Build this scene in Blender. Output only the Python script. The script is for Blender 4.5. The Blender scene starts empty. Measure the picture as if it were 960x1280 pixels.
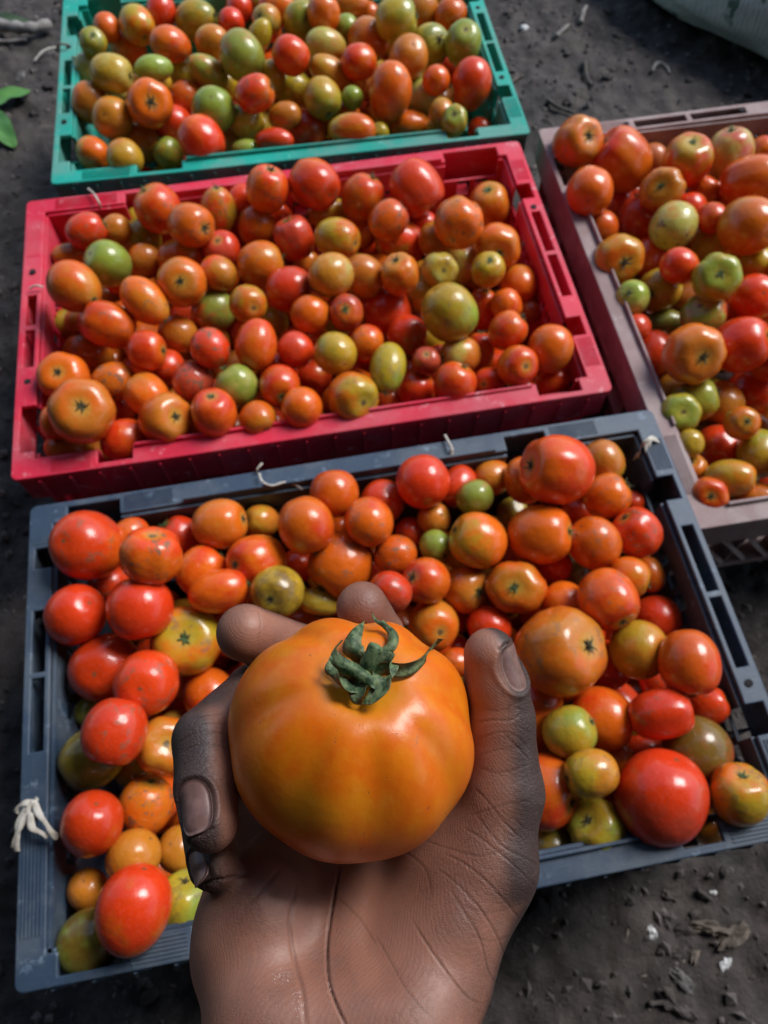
import bpy, bmesh, math, random
import numpy as np
from mathutils import Vector, Matrix, noise
random.seed(7)
RNG = np.random.default_rng(11)
S = bpy.context.scene
COL = S.collection
# ---------------------------------------------------------------- camera
F = 940.0                      # focal length in pixels of the 960 x 1280 photograph
CAM_H = 0.82
PITCH, ROLL = math.radians(26.5), -0.0105
RM = Matrix.Rotation(PITCH, 3, 'X') @ Matrix.Rotation(ROLL, 3, 'Z')
cam_d = bpy.data.cameras.new('camera'); cam = bpy.data.objects.new('camera', cam_d); COL.objects.link(cam)
cam.matrix_world = Matrix.Translation((0, 0, CAM_H)) @ RM.to_4x4()
cam_d.sensor_fit = 'VERTICAL'; cam_d.sensor_height = 36.0; cam_d.lens = 36.0 * F / 1280.0
cam_d.clip_start = 0.01; cam_d.clip_end = 200
cam_d.dof.use_dof = True; cam_d.dof.focus_distance = 0.222; cam_d.dof.aperture_fstop = 20
S.camera = cam
# ---------------------------------------------------------------- world, sun, exposure
SUN_EL, SUN_AZ = math.radians(47), math.radians(55)      # azimuth clockwise from +Y: behind the crates, to the right
W = bpy.data.worlds.new('World'); S.world = W; W.use_nodes = True
nt = W.node_tree; bg = nt.nodes['Background']
sky = nt.nodes.new('ShaderNodeTexSky'); sky.sky_type = 'NISHITA'; sky.sun_disc = False
sky.sun_elevation = SUN_EL; sky.sun_rotation = SUN_AZ; sky.air_density = 1.2; sky.dust_density = 0.8
nt.links.new(sky.outputs[0], bg.inputs[0]); bg.inputs[1].default_value = 0.125
sd = bpy.data.lights.new('sun', 'SUN'); sun = bpy.data.objects.new('sun', sd); COL.objects.link(sun)
sd.energy = 3.1; sd.angle = math.radians(27); sd.color = (1.0, 0.985, 0.965)
sun.rotation_euler = (math.radians(90) - SUN_EL, 0, -SUN_AZ + math.pi)
_sv = Vector((math.sin(SUN_AZ) * math.cos(SUN_EL), math.cos(SUN_AZ) * math.cos(SUN_EL), math.sin(SUN_EL)))
sun.rotation_euler = _sv.to_track_quat('Z', 'Y').to_euler(); sun.location = _sv * 5
S.view_settings.view_transform = 'Standard'; S.view_settings.look = 'None'
S.view_settings.exposure = 0.36; S.view_settings.gamma = 1.0

# ---------------------------------------------------------------- helpers
CAMP = Vector((0, 0, CAM_H))
def cdir(px, py):
    """world direction of a photograph pixel, one unit deep along the view axis"""
    return RM @ Vector(((px - 480) / F, -(py - 640) / F, -1.0))
def at(px, py, z):
    """point of the horizontal plane at height z seen at a photograph pixel"""
    d = cdir(px, py); return CAMP + d * ((CAM_H - z) / -d.z)
def cmm(X, Y, Z):
    """camera millimetres (right, down, deep) to world metres"""
    return CAMP + RM @ Vector((X, -Y, -Z)) * 0.001
def pmm(px, py, Z):
    return np.array([(px - 480) / F * Z, (py - 640) / F * Z, Z], float)
def tag(o, label=None, cat=None, group=None, kind=None):
    for k, v in (('label', label), ('category', cat), ('group', group), ('kind', kind)):
        if v: o[k] = v
    return o
def link(name, me, mat=None, parent=None, smooth=False, mw=None):
    if mat is not None and not me.materials: me.materials.append(mat)
    if smooth: me.polygons.foreach_set('use_smooth', [True] * len(me.polygons))
    o = bpy.data.objects.new(name, me); COL.objects.link(o)
    if parent is not None: o.parent = parent
    if mw is not None: o.matrix_local = mw
    return o
def mesh_np(name, v, f):
    me = bpy.data.meshes.new(name); me.from_pydata([tuple(map(float, p)) for p in v], [], [tuple(map(int, q)) for q in f]); me.update(); return me
def tube_data(pts, rads, n=8, flat=1.0):
    """swept tube through points, closed ends"""
    pts = [Vector(p) for p in pts]; V = []; Fc = []
    up = Vector((0.13, 0.21, 0.97))
    for i, p in enumerate(pts):
        t = (pts[min(i + 1, len(pts) - 1)] - pts[max(i - 1, 0)]).normalized()
        a = t.cross(up); a = a.normalized() if a.length > 1e-4 else t.orthogonal().normalized()
        b = t.cross(a).normalized(); r = rads[i] if hasattr(rads, '__len__') else rads
        for k in range(n):
            an = 2 * math.pi * k / n; V.append(p + a * math.cos(an) * r + b * math.sin(an) * r * flat)
    m = len(pts)
    for i in range(m - 1):
        for k in range(n):
            Fc.append((i * n + k, i * n + (k + 1) % n, (i + 1) * n + (k + 1) % n, (i + 1) * n + k))
    Fc.append(tuple(range(n))[::-1]); Fc.append(tuple((m - 1) * n + k for k in range(n)))
    return V, Fc
def join_data(parts):
    V = []; Fc = []
    for v, f in parts:
        o = len(V); V += list(v); Fc += [tuple(i + o for i in q) for q in f]
    return V, Fc
def smooth_path(pts, sub=4):
    P = [Vector(p) for p in pts]; out = []
    for i in range(len(P) - 1):
        p0, p1, p2, p3 = P[max(i - 1, 0)], P[i], P[i + 1], P[min(i + 2, len(P) - 1)]
        for s in range(sub):
            t = s / sub
            out.append(0.5 * ((2 * p1) + (p2 - p0) * t + (2 * p0 - 5 * p1 + 4 * p2 - p3) * t * t + (3 * p1 - p0 - 3 * p2 + p3) * t ** 3))
    out.append(P[-1]); return out
def bevel(o, w, seg=2, ang=40):
    m = o.modifiers.new('bevel', 'BEVEL'); m.width = w; m.segments = seg; m.limit_method = 'ANGLE'; m.angle_limit = math.radians(ang)

# ---------------------------------------------------------------- materials
class NT:
    """small node-tree helper"""
    def __init__(s, name):
        s.m = bpy.data.materials.new(name); s.m.use_nodes = True; s.t = s.m.node_tree
        s.b = s.t.nodes['Principled BSDF']; s.out = s.t.nodes['Material Output']
    def n(s, typ, ins=None, **kw):
        x = s.t.nodes.new(typ)
        for k, v in kw.items(): setattr(x, k, v)
        for k, v in (ins or {}).items(): s.set(x.inputs[k], v)
        return x
    def set(s, sock, v):
        if isinstance(v, bpy.types.NodeSocket): s.t.links.new(v, sock)
        elif isinstance(v, bpy.types.Node): s.t.links.new(v.outputs[0], sock)
        else: sock.default_value = v
    def math(s, op, a, b=0.0, clamp=False):
        x = s.n('ShaderNodeMath', operation=op, use_clamp=clamp); s.set(x.inputs[0], a); s.set(x.inputs[1], b); return x.outputs[0]
    def mix(s, f, a, b):
        x = s.n('ShaderNodeMix', data_type='RGBA'); s.set(x.inputs[0], f); s.set(x.inputs[6], a); s.set(x.inputs[7], b); return x.outputs[2]
    def ramp(s, f, p0, p1, smooth=True):
        x = s.n('ShaderNodeMapRange', interpolation_type='SMOOTHSTEP' if smooth else 'LINEAR'); s.set(x.inputs[0], f)
        x.inputs[1].default_value = p0; x.inputs[2].default_value = p1; return x.outputs[0]
    def noise(s, vec, scale, detail=3, rough=0.5):
        x = s.n('ShaderNodeTexNoise', {'Scale': scale, 'Detail': detail, 'Roughness': rough}); s.set(x.inputs['Vector'], vec); return x.outputs[0]
    def bump(s, h, strength, dist, normal=None):
        x = s.n('ShaderNodeBump', {'Strength': strength, 'Distance': dist, 'Height': h})
        if normal is not None: s.set(x.inputs['Normal'], normal)
        return x.outputs[0]
def rgb(r, g, b): return (r, g, b, 1.0)

def tomato_material(name, use_attr=True, held=False):
    T = NT(name); tc = T.n('ShaderNodeTexCoord'); ob = tc.outputs['Object']; oi = T.n('ShaderNodeObjectInfo')
    rnd = T.n('ShaderNodeCombineXYZ', {0: T.math('MULTIPLY', oi.outputs['Random'], 37.0), 1: T.math('MULTIPLY', oi.outputs['Random'], 91.0), 2: 0.0})
    vec = T.n('ShaderNodeVectorMath', operation='ADD'); T.set(vec.inputs[0], ob); T.set(vec.inputs[1], rnd.outputs[0]); vec = vec.outputs[0]
    typ = 'OBJECT' if use_attr else 'GEOMETRY'
    ca = T.n('ShaderNodeAttribute', attribute_name='skin_a', attribute_type=typ).outputs['Color']
    cb = T.n('ShaderNodeAttribute', attribute_name='skin_b', attribute_type=typ).outputs['Color']
    bl = T.n('ShaderNodeAttribute', attribute_name='blemish', attribute_type=typ).outputs['Fac'] if use_attr else 0.25
    sx = T.n('ShaderNodeSeparateXYZ'); T.set(sx.inputs[0], ob)
    n1 = T.noise(vec, 1.1, 3, 0.55)
    n2 = T.noise(vec, 4.0, 4, 0.6)
    # second colour: shoulders round the stalk plus drifting patches
    sh = T.math('ADD', T.math('MULTIPLY', sx.outputs[2], 0.42), T.math('MULTIPLY', T.math('SUBTRACT', n1, 0.5), 2.6))
    sh = T.math('ADD', sh, T.math('MULTIPLY', T.math('SUBTRACT', n2, 0.5), 0.5))
    k = T.ramp(sh, -0.25, 0.75)
    col = T.mix(k, ca, cb)
    # fine pale lenticels and mottling
    n3 = T.noise(vec, 22, 3, 0.6)
    col = T.mix(T.math('MULTIPLY', T.ramp(n3, 0.5, 0.85), 0.35), col, T.n('ShaderNodeHueSaturation', {'Saturation': 0.8, 'Value': 1.35, 'Color': col}).outputs[0])
    vo = T.n('ShaderNodeTexVoronoi', {'Scale': 9.0}); T.set(vo.inputs['Vector'], vec)
    n4 = T.noise(vec, 2.2, 2)
    spot = T.math('MULTIPLY', T.ramp(vo.outputs['Distance'], 0.16, 0.07), T.ramp(n4, 0.56, 0.66))
    # corky brown scars where a fruit is blemished
    n5 = T.noise(vec, 2.6, 5, 0.7)
    sc = T.math('MULTIPLY', T.ramp(n5, 0.56, 0.60), bl)
    n6 = T.noise(vec, 30, 2)
    corky = T.mix(n6, rgb(.07, .035, .018), rgb(.25, .14, .07))
    col = T.mix(T.math('MULTIPLY', spot, 0.6), col, rgb(.12, .06, .03))
    col = T.mix(T.math('MULTIPLY', sc, 0.85), col, corky)
    # brown stalk scar and blossom dot at the poles
    rad = T.math('SQRT', T.math('ADD', T.math('MULTIPLY', sx.outputs[0], sx.outputs[0]), T.math('MULTIPLY', sx.outputs[1], sx.outputs[1])))
    wob = T.math('MULTIPLY', T.math('SUBTRACT', T.noise(vec, 9, 3), 0.5), 0.14)
    radw = T.math('ADD', rad, wob)
    top = T.math('MULTIPLY', T.ramp(radw, 0.15, 0.09), T.ramp(sx.outputs[2], 0.3, 0.4))
    halo = T.math('MULTIPLY', T.ramp(radw, 0.42, 0.12), T.ramp(sx.outputs[2], 0.3, 0.4))
    bot = T.math('MULTIPLY', T.ramp(radw, 0.085, 0.04), T.ramp(sx.outputs[2], -0.4, -0.5))
    col = T.mix(T.math('MULTIPLY', halo, 0.45), col, rgb(.42, .34, .06))
    col = T.mix(T.math('MULTIPLY', top, 0.9), col, rgb(.10, .075, .035))
    col = T.mix(T.math('MULTIPLY', bot, 0.8), col, rgb(.14, .07, .03))
    T.set(T.b.inputs['Base Color'], col)
    n7 = T.noise(vec, 3.0, 3)
    dust = T.ramp(T.noise(vec, 6, 5, .7), 0.5, 0.75)
    rough = T.math('ADD', T.math('ADD', 0.20, T.math('MULTIPLY', n7, 0.16)), T.math('ADD', T.math('MULTIPLY', sc, 0.35), T.math('MULTIPLY', dust, 0.12)))
    T.set(T.b.inputs['Roughness'], rough)
    T.b.inputs['IOR'].default_value = 1.42
    T.b.inputs['Coat Weight'].default_value = .35; T.b.inputs['Coat Roughness'].default_value = .09
    T.b.inputs['Subsurface Weight'].default_value = 0.12 if held else 0.0
    T.b.inputs['Subsurface Radius'].default_value = (1.0, 0.35, 0.12)
    T.b.inputs['Subsurface Scale'].default_value = 0.004
    h = T.math('ADD', T.math('MULTIPLY', T.noise(vec, 2.6, 2), 1.0), T.math('ADD', T.math('MULTIPLY', T.noise(vec, 40, 2), 0.006), T.math('MULTIPLY', sc, -0.08)))
    T.set(T.b.inputs['Normal'], T.bump(h, 0.22, 0.004))
    return T.m
M_TOM = tomato_material('tomato skin')
M_TOMPILE = tomato_material('tomato skin in the pile', use_attr=False)

def simple(name, col, rough=0.6, col2=None, scale=8, bump=0.0, bscale=60, bdist=0.001, coord='Object', sss=0, transl=None, spec=0.5):
    T = NT(name); tc = T.n('ShaderNodeTexCoord'); v = tc.outputs[coord]
    if col2: T.set(T.b.inputs['Base Color'], T.mix(T.ramp(T.noise(v, scale, 5, .6), 0.35, 0.68), rgb(*col), rgb(*col2)))
    else: T.b.inputs['Base Color'].default_value = rgb(*col)
    T.b.inputs['Roughness'].default_value = rough; T.b.inputs['Specular IOR Level'].default_value = spec
    if bump: T.set(T.b.inputs['Normal'], T.bump(T.noise(v, bscale, 5, .65), bump, bdist))
    if sss: T.b.inputs['Subsurface Weight'].default_value = sss; T.b.inputs['Subsurface Scale'].default_value = 0.003
    return T.m

def plastic(name, col, dirt, worn, transl=0.0, dirt_amt=0.55, rough=0.45):
    """sun-faded crate plastic: dust in blotches, pale scuffs, fine scratches"""
    T = NT(name); v = T.n('ShaderNodeTexCoord').outputs['Object']
    n1 = T.noise(v, 14, 6, .68); n2 = T.noise(v, 60, 5, .7); n3 = T.noise(v, 5, 3, .5)
    mp = T.n('ShaderNodeMapping'); T.set(mp.inputs[0], v); mp.inputs['Scale'].default_value = (9, 320, 320)
    scr = T.noise(mp.outputs[0], 3, 3, .6)
    mp2 = T.n('ShaderNodeMapping'); T.set(mp2.inputs[0], v); mp2.inputs['Scale'].default_value = (320, 9, 320)
    scr2 = T.noise(mp2.outputs[0], 3, 3, .6)
    c = T.mix(T.ramp(n3, .35, .7), rgb(*col), rgb(*[x * .72 for x in col]))
    c = T.mix(T.math('MULTIPLY', T.ramp(T.math('MAXIMUM', scr, scr2), .63, .74), .3), c, rgb(*worn))
    c = T.mix(T.math('MULTIPLY', T.ramp(n1, .43, .62), dirt_amt), c, rgb(*dirt))
    c = T.mix(T.math('MULTIPLY', T.ramp(n2, .58, .7), .6), c, rgb(*worn))
    T.set(T.b.inputs['Base Color'], c)
    T.set(T.b.inputs['Roughness'], T.math('ADD', rough, T.math('MULTIPLY', n1, .3)))
    h = T.math('ADD', T.math('MULTIPLY', n2, .5), T.math('MULTIPLY', scr, .3))
    T.set(T.b.inputs['Normal'], T.bump(h, .45, .0012))
    if transl:
        tr = T.n('ShaderNodeBsdfTranslucent'); T.set(tr.inputs[0], c); mx = T.n('ShaderNodeMixShader', {0: transl})
        T.set(mx.inputs[1], T.b.outputs[0]); T.set(mx.inputs[2], tr.outputs[0]); T.set(T.out.inputs[0], mx.outputs[0])
    return T.m
M_RED = plastic('red crate plastic', (.82, .025, .070), (.62, .17, .20), (.88, .42, .46), .22, .4, .36)
M_GREEN = plastic('green crate plastic', (.010, .46, .36), (.22, .33, .29), (.26, .68, .54), .22, .5, .40)
M_BLACK = plastic('blue-black crate plastic', (.030, .055, .095), (.105, .125, .145), (.19, .26, .34), 0, .5, .40)
M_MAUVE = plastic('faded brown crate plastic', (.27, .17, .165), (.38, .31, .30), (.46, .38, .37), .05, .6, .5)
M_CALYX = simple('calyx', (.05, .11, .03), .6, (.10, .16, .05), 6, .4, 30, .1)
M_CALYXDRY = simple('dried calyx', (.05, .045, .018), .75, (.09, .085, .03), 6, .5, 30, .1)
M_STRING = simple('pale string', (.55, .52, .46), .8, (.38, .34, .28), 60, .6, 900, .0006)
M_TWINE = simple('brown twine', (.28, .20, .14), .85, (.18, .13, .09), 60, .6, 900, .0006)
# ---------------------------------------------------------------- tomatoes seen in the photograph
# x y w h kind colour [a=long-axis angle] [c/s/e=dx,dy calyx, stem scar or blossom end] [x=blemish] [+/-/~ lies higher/lower/deep] | own label
GREEN_T = """
201 14 38 44 o RR a=80
245 25 54 46 o YG a=-15 c=.85,-.2
289 28 34 33 g RR s=.2,.6
299 11 38 28 g RO -
334 26 40 34 g AL c=-.5,-.3
326 4 30 24 g YG -
347 10 42 38 g OR -
172 31 44 46 g YO s=.3,.6
134 35 32 32 g OO
116 54 34 36 g YG c=.1,-.5 | yellow-green tomato with green stalk scar by the green crate's left wall
160 61 48 40 g OA
213 56 52 42 o OR a=-15
266 53 42 38 g AY
323 48 34 42 o YA a=60
303 70 58 56 g GA + | largest olive-green tomato in the far left half of the green crate
112 89 34 40 g LY -
139 92 50 46 g YL c=.9,.1 +
192 86 48 32 o GG a=5 +| bright green oval tomato in the left part of the green crate
226 91 32 36 g YY -
260 90 48 42 o GA a=-25 c=-.85,-.5
341 95 30 38 g YG -
363 69 44 47 g RO + | round red-orange tomato near the middle of the green crate
200 103 30 28 g YA
154 116 28 26 g LY -
114 129 38 48 g AO -
141 147 46 52 g AG
187 131 57 60 b OO c=.1,-.15 + | orange tomato with dark central stem scar in the green crate
231 124 38 40 g OR -
267 136 54 53 g GL | plump light-green tomato left of centre in the green crate
318 117 47 45 g RO +
220 158 44 44 g RR -
309 153 40 44 g YL c=-.65,-.6
178 178 46 44 g AO -
252 177 64 48 b RO + | big glossy red tomato at the green crate's front rim
117 192 40 40 g OY
157 198 46 42 g YA + | yellow-amber tomato in the near left corner of the green crate
211 192 34 34 g YG -
286 176 32 34 g AY -
308 186 36 24 o GL a=0
343 176 50 30 o RR a=0
356 145 42 32 o AY a=10 | small knobbly amber tomato near the green crate's front rim
377 25 49 46 g YG c=.35,-.1 | yellow-green tomato with stalk star at the far side of green crate
405 17 38 44 g OA
438 5 48 28 o AO a=0
461 18 30 24 g OO -
495 24 50 53 g YG + | large shiny yellow-green tomato at the far side of green crate
527 13 40 42 g AO
563 20 41 42 g OO
433 35 32 32 g GG c=.1,.6
407 56 52 38 o LA a=-10
459 50 51 50 g AO
537 57 44 53 g YG c=.5,-.3
579 55 46 55 g GG s=.1,-.6 + | green tomato with pale stem scar by the green crate's right wall
511 74 50 58 g AL + | pale amber egg-shaped tomato in the right half of green crate
448 78 42 44 g RO
413 92 46 50 o AY a=-60 c=-.8,-.5
367 112 42 48 g YG -
403 122 46 48 g YG c=.3,.75
453 104 34 40 g AO -
488 115 54 70 o OR a=85 + | tall orange-pink tomato in the right half of green crate
440 122 28 26 g GY c=.5,.7
530 122 38 48 g LG
545 101 32 38 g OR
589 105 51 60 o RO a=80 + | large red tomato by the right wall of the green crate
562 84 36 36 g RR ~
383 163 46 46 g RA -
430 148 44 36 g OA -
440 163 60 40 o OY a=0 +
474 166 26 22 g YG c=-.3,-.5
513 158 52 38 g OY
545 162 26 30 g YA
553 142 32 36 g AY
568 152 34 42 b YG c=0,-.5
600 163 34 26 g RA ~
336 36 28 30 g RO -
549 1 24 22 g YL -
"""
RED_T = """
107 289 48 42 g RR | small round red tomato in the red crate's far left corner
199 262 60 56 g RO + | large red tomato at the red crate's back wall, left part
238 281 58 55 g OO c=.6,.15 +
273 264 46 58 o YR a=85 c=0,-.9
145 287 34 36 g AY -
171 273 24 26 g YG ~
176 300 50 44 g YG -
136 330 55 56 g GG s=-.75,-.45 + | bright green tomato near the left wall of the red crate
89 319 44 30 g OA
181 327 36 42 g AO -
93 358 71 60 o OA a=-10 c=.6,.45 + | large oval orange tomato with green stalk by red crate's left wall
226 321 58 46 g OY
227 353 62 62 g OA c=-.05,-.05 + | orange tomato with centred stalk scar in left part of red crate
277 312 50 40 g RP s=-.2,-.5
273 342 43 45 g AR
181 376 60 62 o OA a=-45 c=.65,.7 + | long orange-brown tomato with stalk at its lower end, red crate
137 407 64 56 b OR a=-20 +
120 403 40 50 g RO -
268 388 52 54 g GR
310 379 49 47 g YO s=.3,.25 + | yellow tomato with green dimple in middle of red crate
320 283 46 50 o OR a=70
303 251 34 38 g RR -
333 237 54 54 g OR c=.25,-.85
394 232 66 58 b RO + | big orange-red tomato standing against red crate's back wall
453 248 54 54 g OR
520 234 66 62 b RP + | big ribbed pinkish-red tomato against the red crate's back wall
410 267 56 38 o YA a=-5 c=-.9,.1
368 299 50 50 b RP c=-.35,-.9
421 298 57 49 g YO s=.85,.2 + | glossy yellow and orange tomato in far middle of the red crate
498 261 34 30 g YG
485 276 54 42 g OP x
501 303 62 56 g RY c=-.9,-.4
545 300 44 46 g AY
574 280 63 64 b OA x e=.2,.4 + | big blotchy orange tomato with brown scars in the red crate
527 279 34 30 g RR -
452 292 32 40 g OA -
325 331 56 58 g OA
413 344 56 54 g AL + | round pale amber tomato in middle of the red crate
454 345 46 58 g AY
500 344 50 52 b OA c=-.2,-.75 + | orange tomato with upright green stalk in middle of the red crate
549 338 47 46 b LY s=.3,0
576 330 42 50 g AL -
361 362 56 58 g RP
383 330 34 32 g AO ~
387 393 48 50 g OA
432 391 44 52 g OP c=0,-.2
483 390 58 58 g RR -
528 370 40 42 g YL -
561 390 72 68 g YG + | big shiny yellow-green tomato in the right half of red crate
601 388 40 52 o RO a=80 c=.2,-.85 -
343 402 40 32 g YG ~
321 431 52 64 o OR a=80 + | upright oval orange tomato with stripes in middle of red crate
622 309 60 60 b OA c=.1,.3
610 338 43 44 g AY c=.1,-.55 + | small pale amber tomato with stalk near red crate's right wall
612 258 52 56 g OA c=-.1,-.7 ~
648 357 44 50 g OA ~
633 381 38 36 g OR -
634 414 48 48 g RO +
662 390 26 30 g DA ~
688 436 53 56 o OA a=80 -
646 458 56 50 g OR s=.45,0 + | orange-red tomato with pale stem scar near red crate's right front
576 444 48 48 g AL
600 441 34 46 g OR -
691 477 42 32 g RO -
611 478 46 38 g OR s=-.3,.1
568 480 57 47 g RO +
370 438 44 45 g RP
420 442 53 54 g YG e=.4,.5 + | yellow-green egg-shaped tomato in front half of red crate
458 428 43 42 g OR
485 460 56 60 o YG a=60 c=-.1,.85 + | olive oval tomato with stalk at its foot, red crate
510 418 50 42 g RA -
533 452 37 37 g DP s=0,-.5
349 482 52 52 g RO c=.15,.55 + | round red tomato with stalk underneath at red crate's front
377 509 54 48 g OR +
441 495 70 58 b OY s=.5,.3 + | broad orange tomato with green patch at red crate's front rim
488 503 42 30 g OR -
521 488 46 44 g RA -
323 523 48 42 g OA c=.4,.7 +
393 472 44 46 g RA ~
84 404 36 36 g YG ~
111 443 58 44 o OA a=-20 -
183 438 44 52 g RO c=.9,0 +
223 418 44 44 g AO -
263 436 50 50 g RP x + | dull dark-pink round tomato in left half of the red crate
241 477 53 50 g PP x
210 460 42 40 g RR -
297 483 54 50 g GL + | pale green tomato in the front half of the red crate
80 473 66 60 b OO c=-.25,-.3
143 477 55 46 g OA x
185 495 56 50 b OA
104 515 84 80 b OA c=-.05,-.2 + | biggest puckered orange tomato, in near left corner of red crate
206 525 72 64 b OA c=.45,-.15 + | large orange tomato with dark star stalk at red crate's front
268 517 62 56 g OR c=-.1,-.75 +
156 551 60 56 g RO
86 562 58 38 g AO -
130 567 36 34 g AD ~
232 503 28 28 g LG -
149 513 40 36 g RR ~
173 462 34 38 g RR ~
70 528 36 40 g OR -
100 401 36 34 g AO ~
152 349 40 40 g RO ~
345 272 36 40 g RR ~
396 425 34 34 g OR ~
655 490 34 30 g RO ~
"""
BLACK_T = """
108 681 92 86 g RO e=-.6,-.1 + | largest glossy red tomato in the black crate's far left corner
190 696 78 66 b OR x s=0,-.85 + | orange tomato with grey blemishes near black crate's far left corner
228 674 56 50 g RR -
164 668 44 38 g OR -
274 655 65 66 g AO c=.9,-.2 + | amber tomato below the pale vents of black crate's back wall
95 768 74 76 g RR e=.4,-.4 + | shiny red tomato with bright spot by black crate's left wall
175 759 86 76 g RR +
137 730 54 46 g RP -
253 715 66 60 g OR
273 739 76 52 g OR +
322 700 76 66 g OR c=-.75,.15 + | orange-red tomato with dark stalk scar on its left, black crate
234 803 90 90 b OY c=-.1,-.15 + | orange and green-streaked tomato with stalk, left of the held one
131 835 90 84 g RP
184 853 84 82 g RR + e=-.2,.2
262 868 70 64 g OR
145 914 80 78 g RR + | dark red smooth tomato in middle of black crate's left side
114 948 74 78 g BY | dark olive-brown tomato by the black crate's left wall
205 933 70 76 b OA s=.1,-.1 + | orange tomato with pale stem scar left of the gripping fingers
166 965 40 42 g YG -
182 1008 68 70 g OA x c=.1,-.85 | rough orange tomato with black rotten top beside the curled finger
115 1029 76 82 g RO + | large two-tone red tomato beside the torn white tie
168 1070 70 62 g AO
110 1112 50 54 g AO ~
168 1137 94 104 o RO a=70 e=.1,-.85 + | big bright orange-red oval tomato nearest the black crate's left corner
113 1176 72 80 g BG | olive-green tomato in the black crate's near left corner
232 1132 70 82 b GY c=-.1,-.75 | yellow-green tomato half hidden by the wrist
224 1062 48 56 g AY -
112 888 34 40 g GB ~
233 855 40 40 g OA ~
418 618 63 58 g OR + | round orange-red tomato at the middle of black crate's back wall
382 656 74 70 g OR +
327 652 42 40 g AY c=-.8,-.1 -
461 653 62 62 g OR e=.1,.7 +
478 627 56 50 g RA -
529 603 70 64 g RP e=.1,.8 + | pinkish-red tomato between the two strings on the black crate
543 648 46 40 g AG
572 608 42 56 g RR ~
593 622 48 43 g GP e=.1,.4 + | small pale green and pink tomato near black crate's back wall
615 597 44 42 g AO -
513 665 36 38 g RR -
544 682 44 36 g GG c=.6,.6 | small bright green tomato in the middle of the black crate
598 676 68 72 g OY c=-.85,-.4 + | orange-olive tomato with stalk on its upper left, black crate
494 694 56 46 g OA x e=0,.3
427 705 85 76 g OO c=-.6,.75 + | large orange tomato just above the held tomato's top
533 726 59 60 g OR c=-.6,-.15 +
487 740 48 60 g RP + | bright pink-red tomato touching the index fingertip in the photo
348 740 74 60 g YB c=-.3,.3 + | olive-yellow tomato with dirty scar above the middle fingertip
372 706 38 44 g RR ~
400 752 50 30 g YL -
303 738 30 40 g OO ~
581 737 56 58 g OA c=.6,.1 -
541 781 62 60 g AO s=.3,.3 -
645 734 84 70 b OA c=-.05,0
612 785 54 50 g RR -
563 772 44 44 g RR ~
640 640 38 40 g YG c=.4,-.4 ~
572 812 36 34 g RR ~
549 812 30 30 g RO ~
570 828 36 34 g OR -
424 660 30 36 g OR ~
697 588 84 92 b RO c=-.85,-.15 + | biggest double-lobed orange-red tomato at black crate's back wall
655 600 40 60 g OR -
753 577 52 50 g AY - | amber tomato in the far right corner of the black crate
758 621 57 58 g OO
674 668 77 76 g OO c=.95,-.1 + | large smooth orange tomato in right half of black crate
742 678 64 66 g OO +
797 667 60 62 b RR c=-.5,-.7 + | glossy red creased tomato by the black crate's right wall
785 721 50 52 g OA +
811 718 28 46 g OA -
760 748 74 74 g OR c=.45,.8 + | orange-red tomato with stalk at its base, black crate's right half
705 755 60 54 g OP
697 815 104 118 b OA a=-50 c=.75,-.15 + | huge striped orange beefsteak tomato right of the thumb tip
820 775 58 66 g RA ~
702 728 38 28 g GA ~
719 716 46 46 g BG ~
692 708 54 40 g RR ~
722 640 40 40 g RR ~
790 629 32 30 g RR ~
757 832 56 68 g RP
797 812 66 74 g YA c=.9,.1 | dull yellow-orange tomato behind the bright red one, black crate right
861 828 74 80 g OR + | round orange tomato against the black crate's right wall
885 883 50 46 g RR ~
825 893 75 66 b RR a=10 + | glossy bent bright-red tomato in right part of black crate
753 899 76 78 g OR
711 915 62 66 g YG + | small smooth yellow tomato right of the thumb
668 895 60 92 g OR -
870 938 82 78 g BP -
803 938 58 40 g RR ~
822 852 46 40 g RR ~
773 948 34 42 g OO -
740 967 64 62 g AY +
828 995 120 104 g RP + | huge red tomato in the near right part of the black crate
680 988 70 100 g OR | orange tomato half hidden behind the base of the thumb
923 994 74 72 b YO c=.25,-.7 + | yellow tomato with withered stalk in black crate's right front corner
747 1037 70 76 b GY c=-.35,-.35 | green-yellow furrowed tomato with stalk at black crate's front rim
690 1060 56 56 g BG -
792 1047 52 52 g RR ~
884 1032 40 46 g AO ~
655 850 40 50 g YB ~
736 793 36 44 g RR ~
630 850 60 60 g RO ~
600 880 60 60 g OR ~
"""
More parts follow.
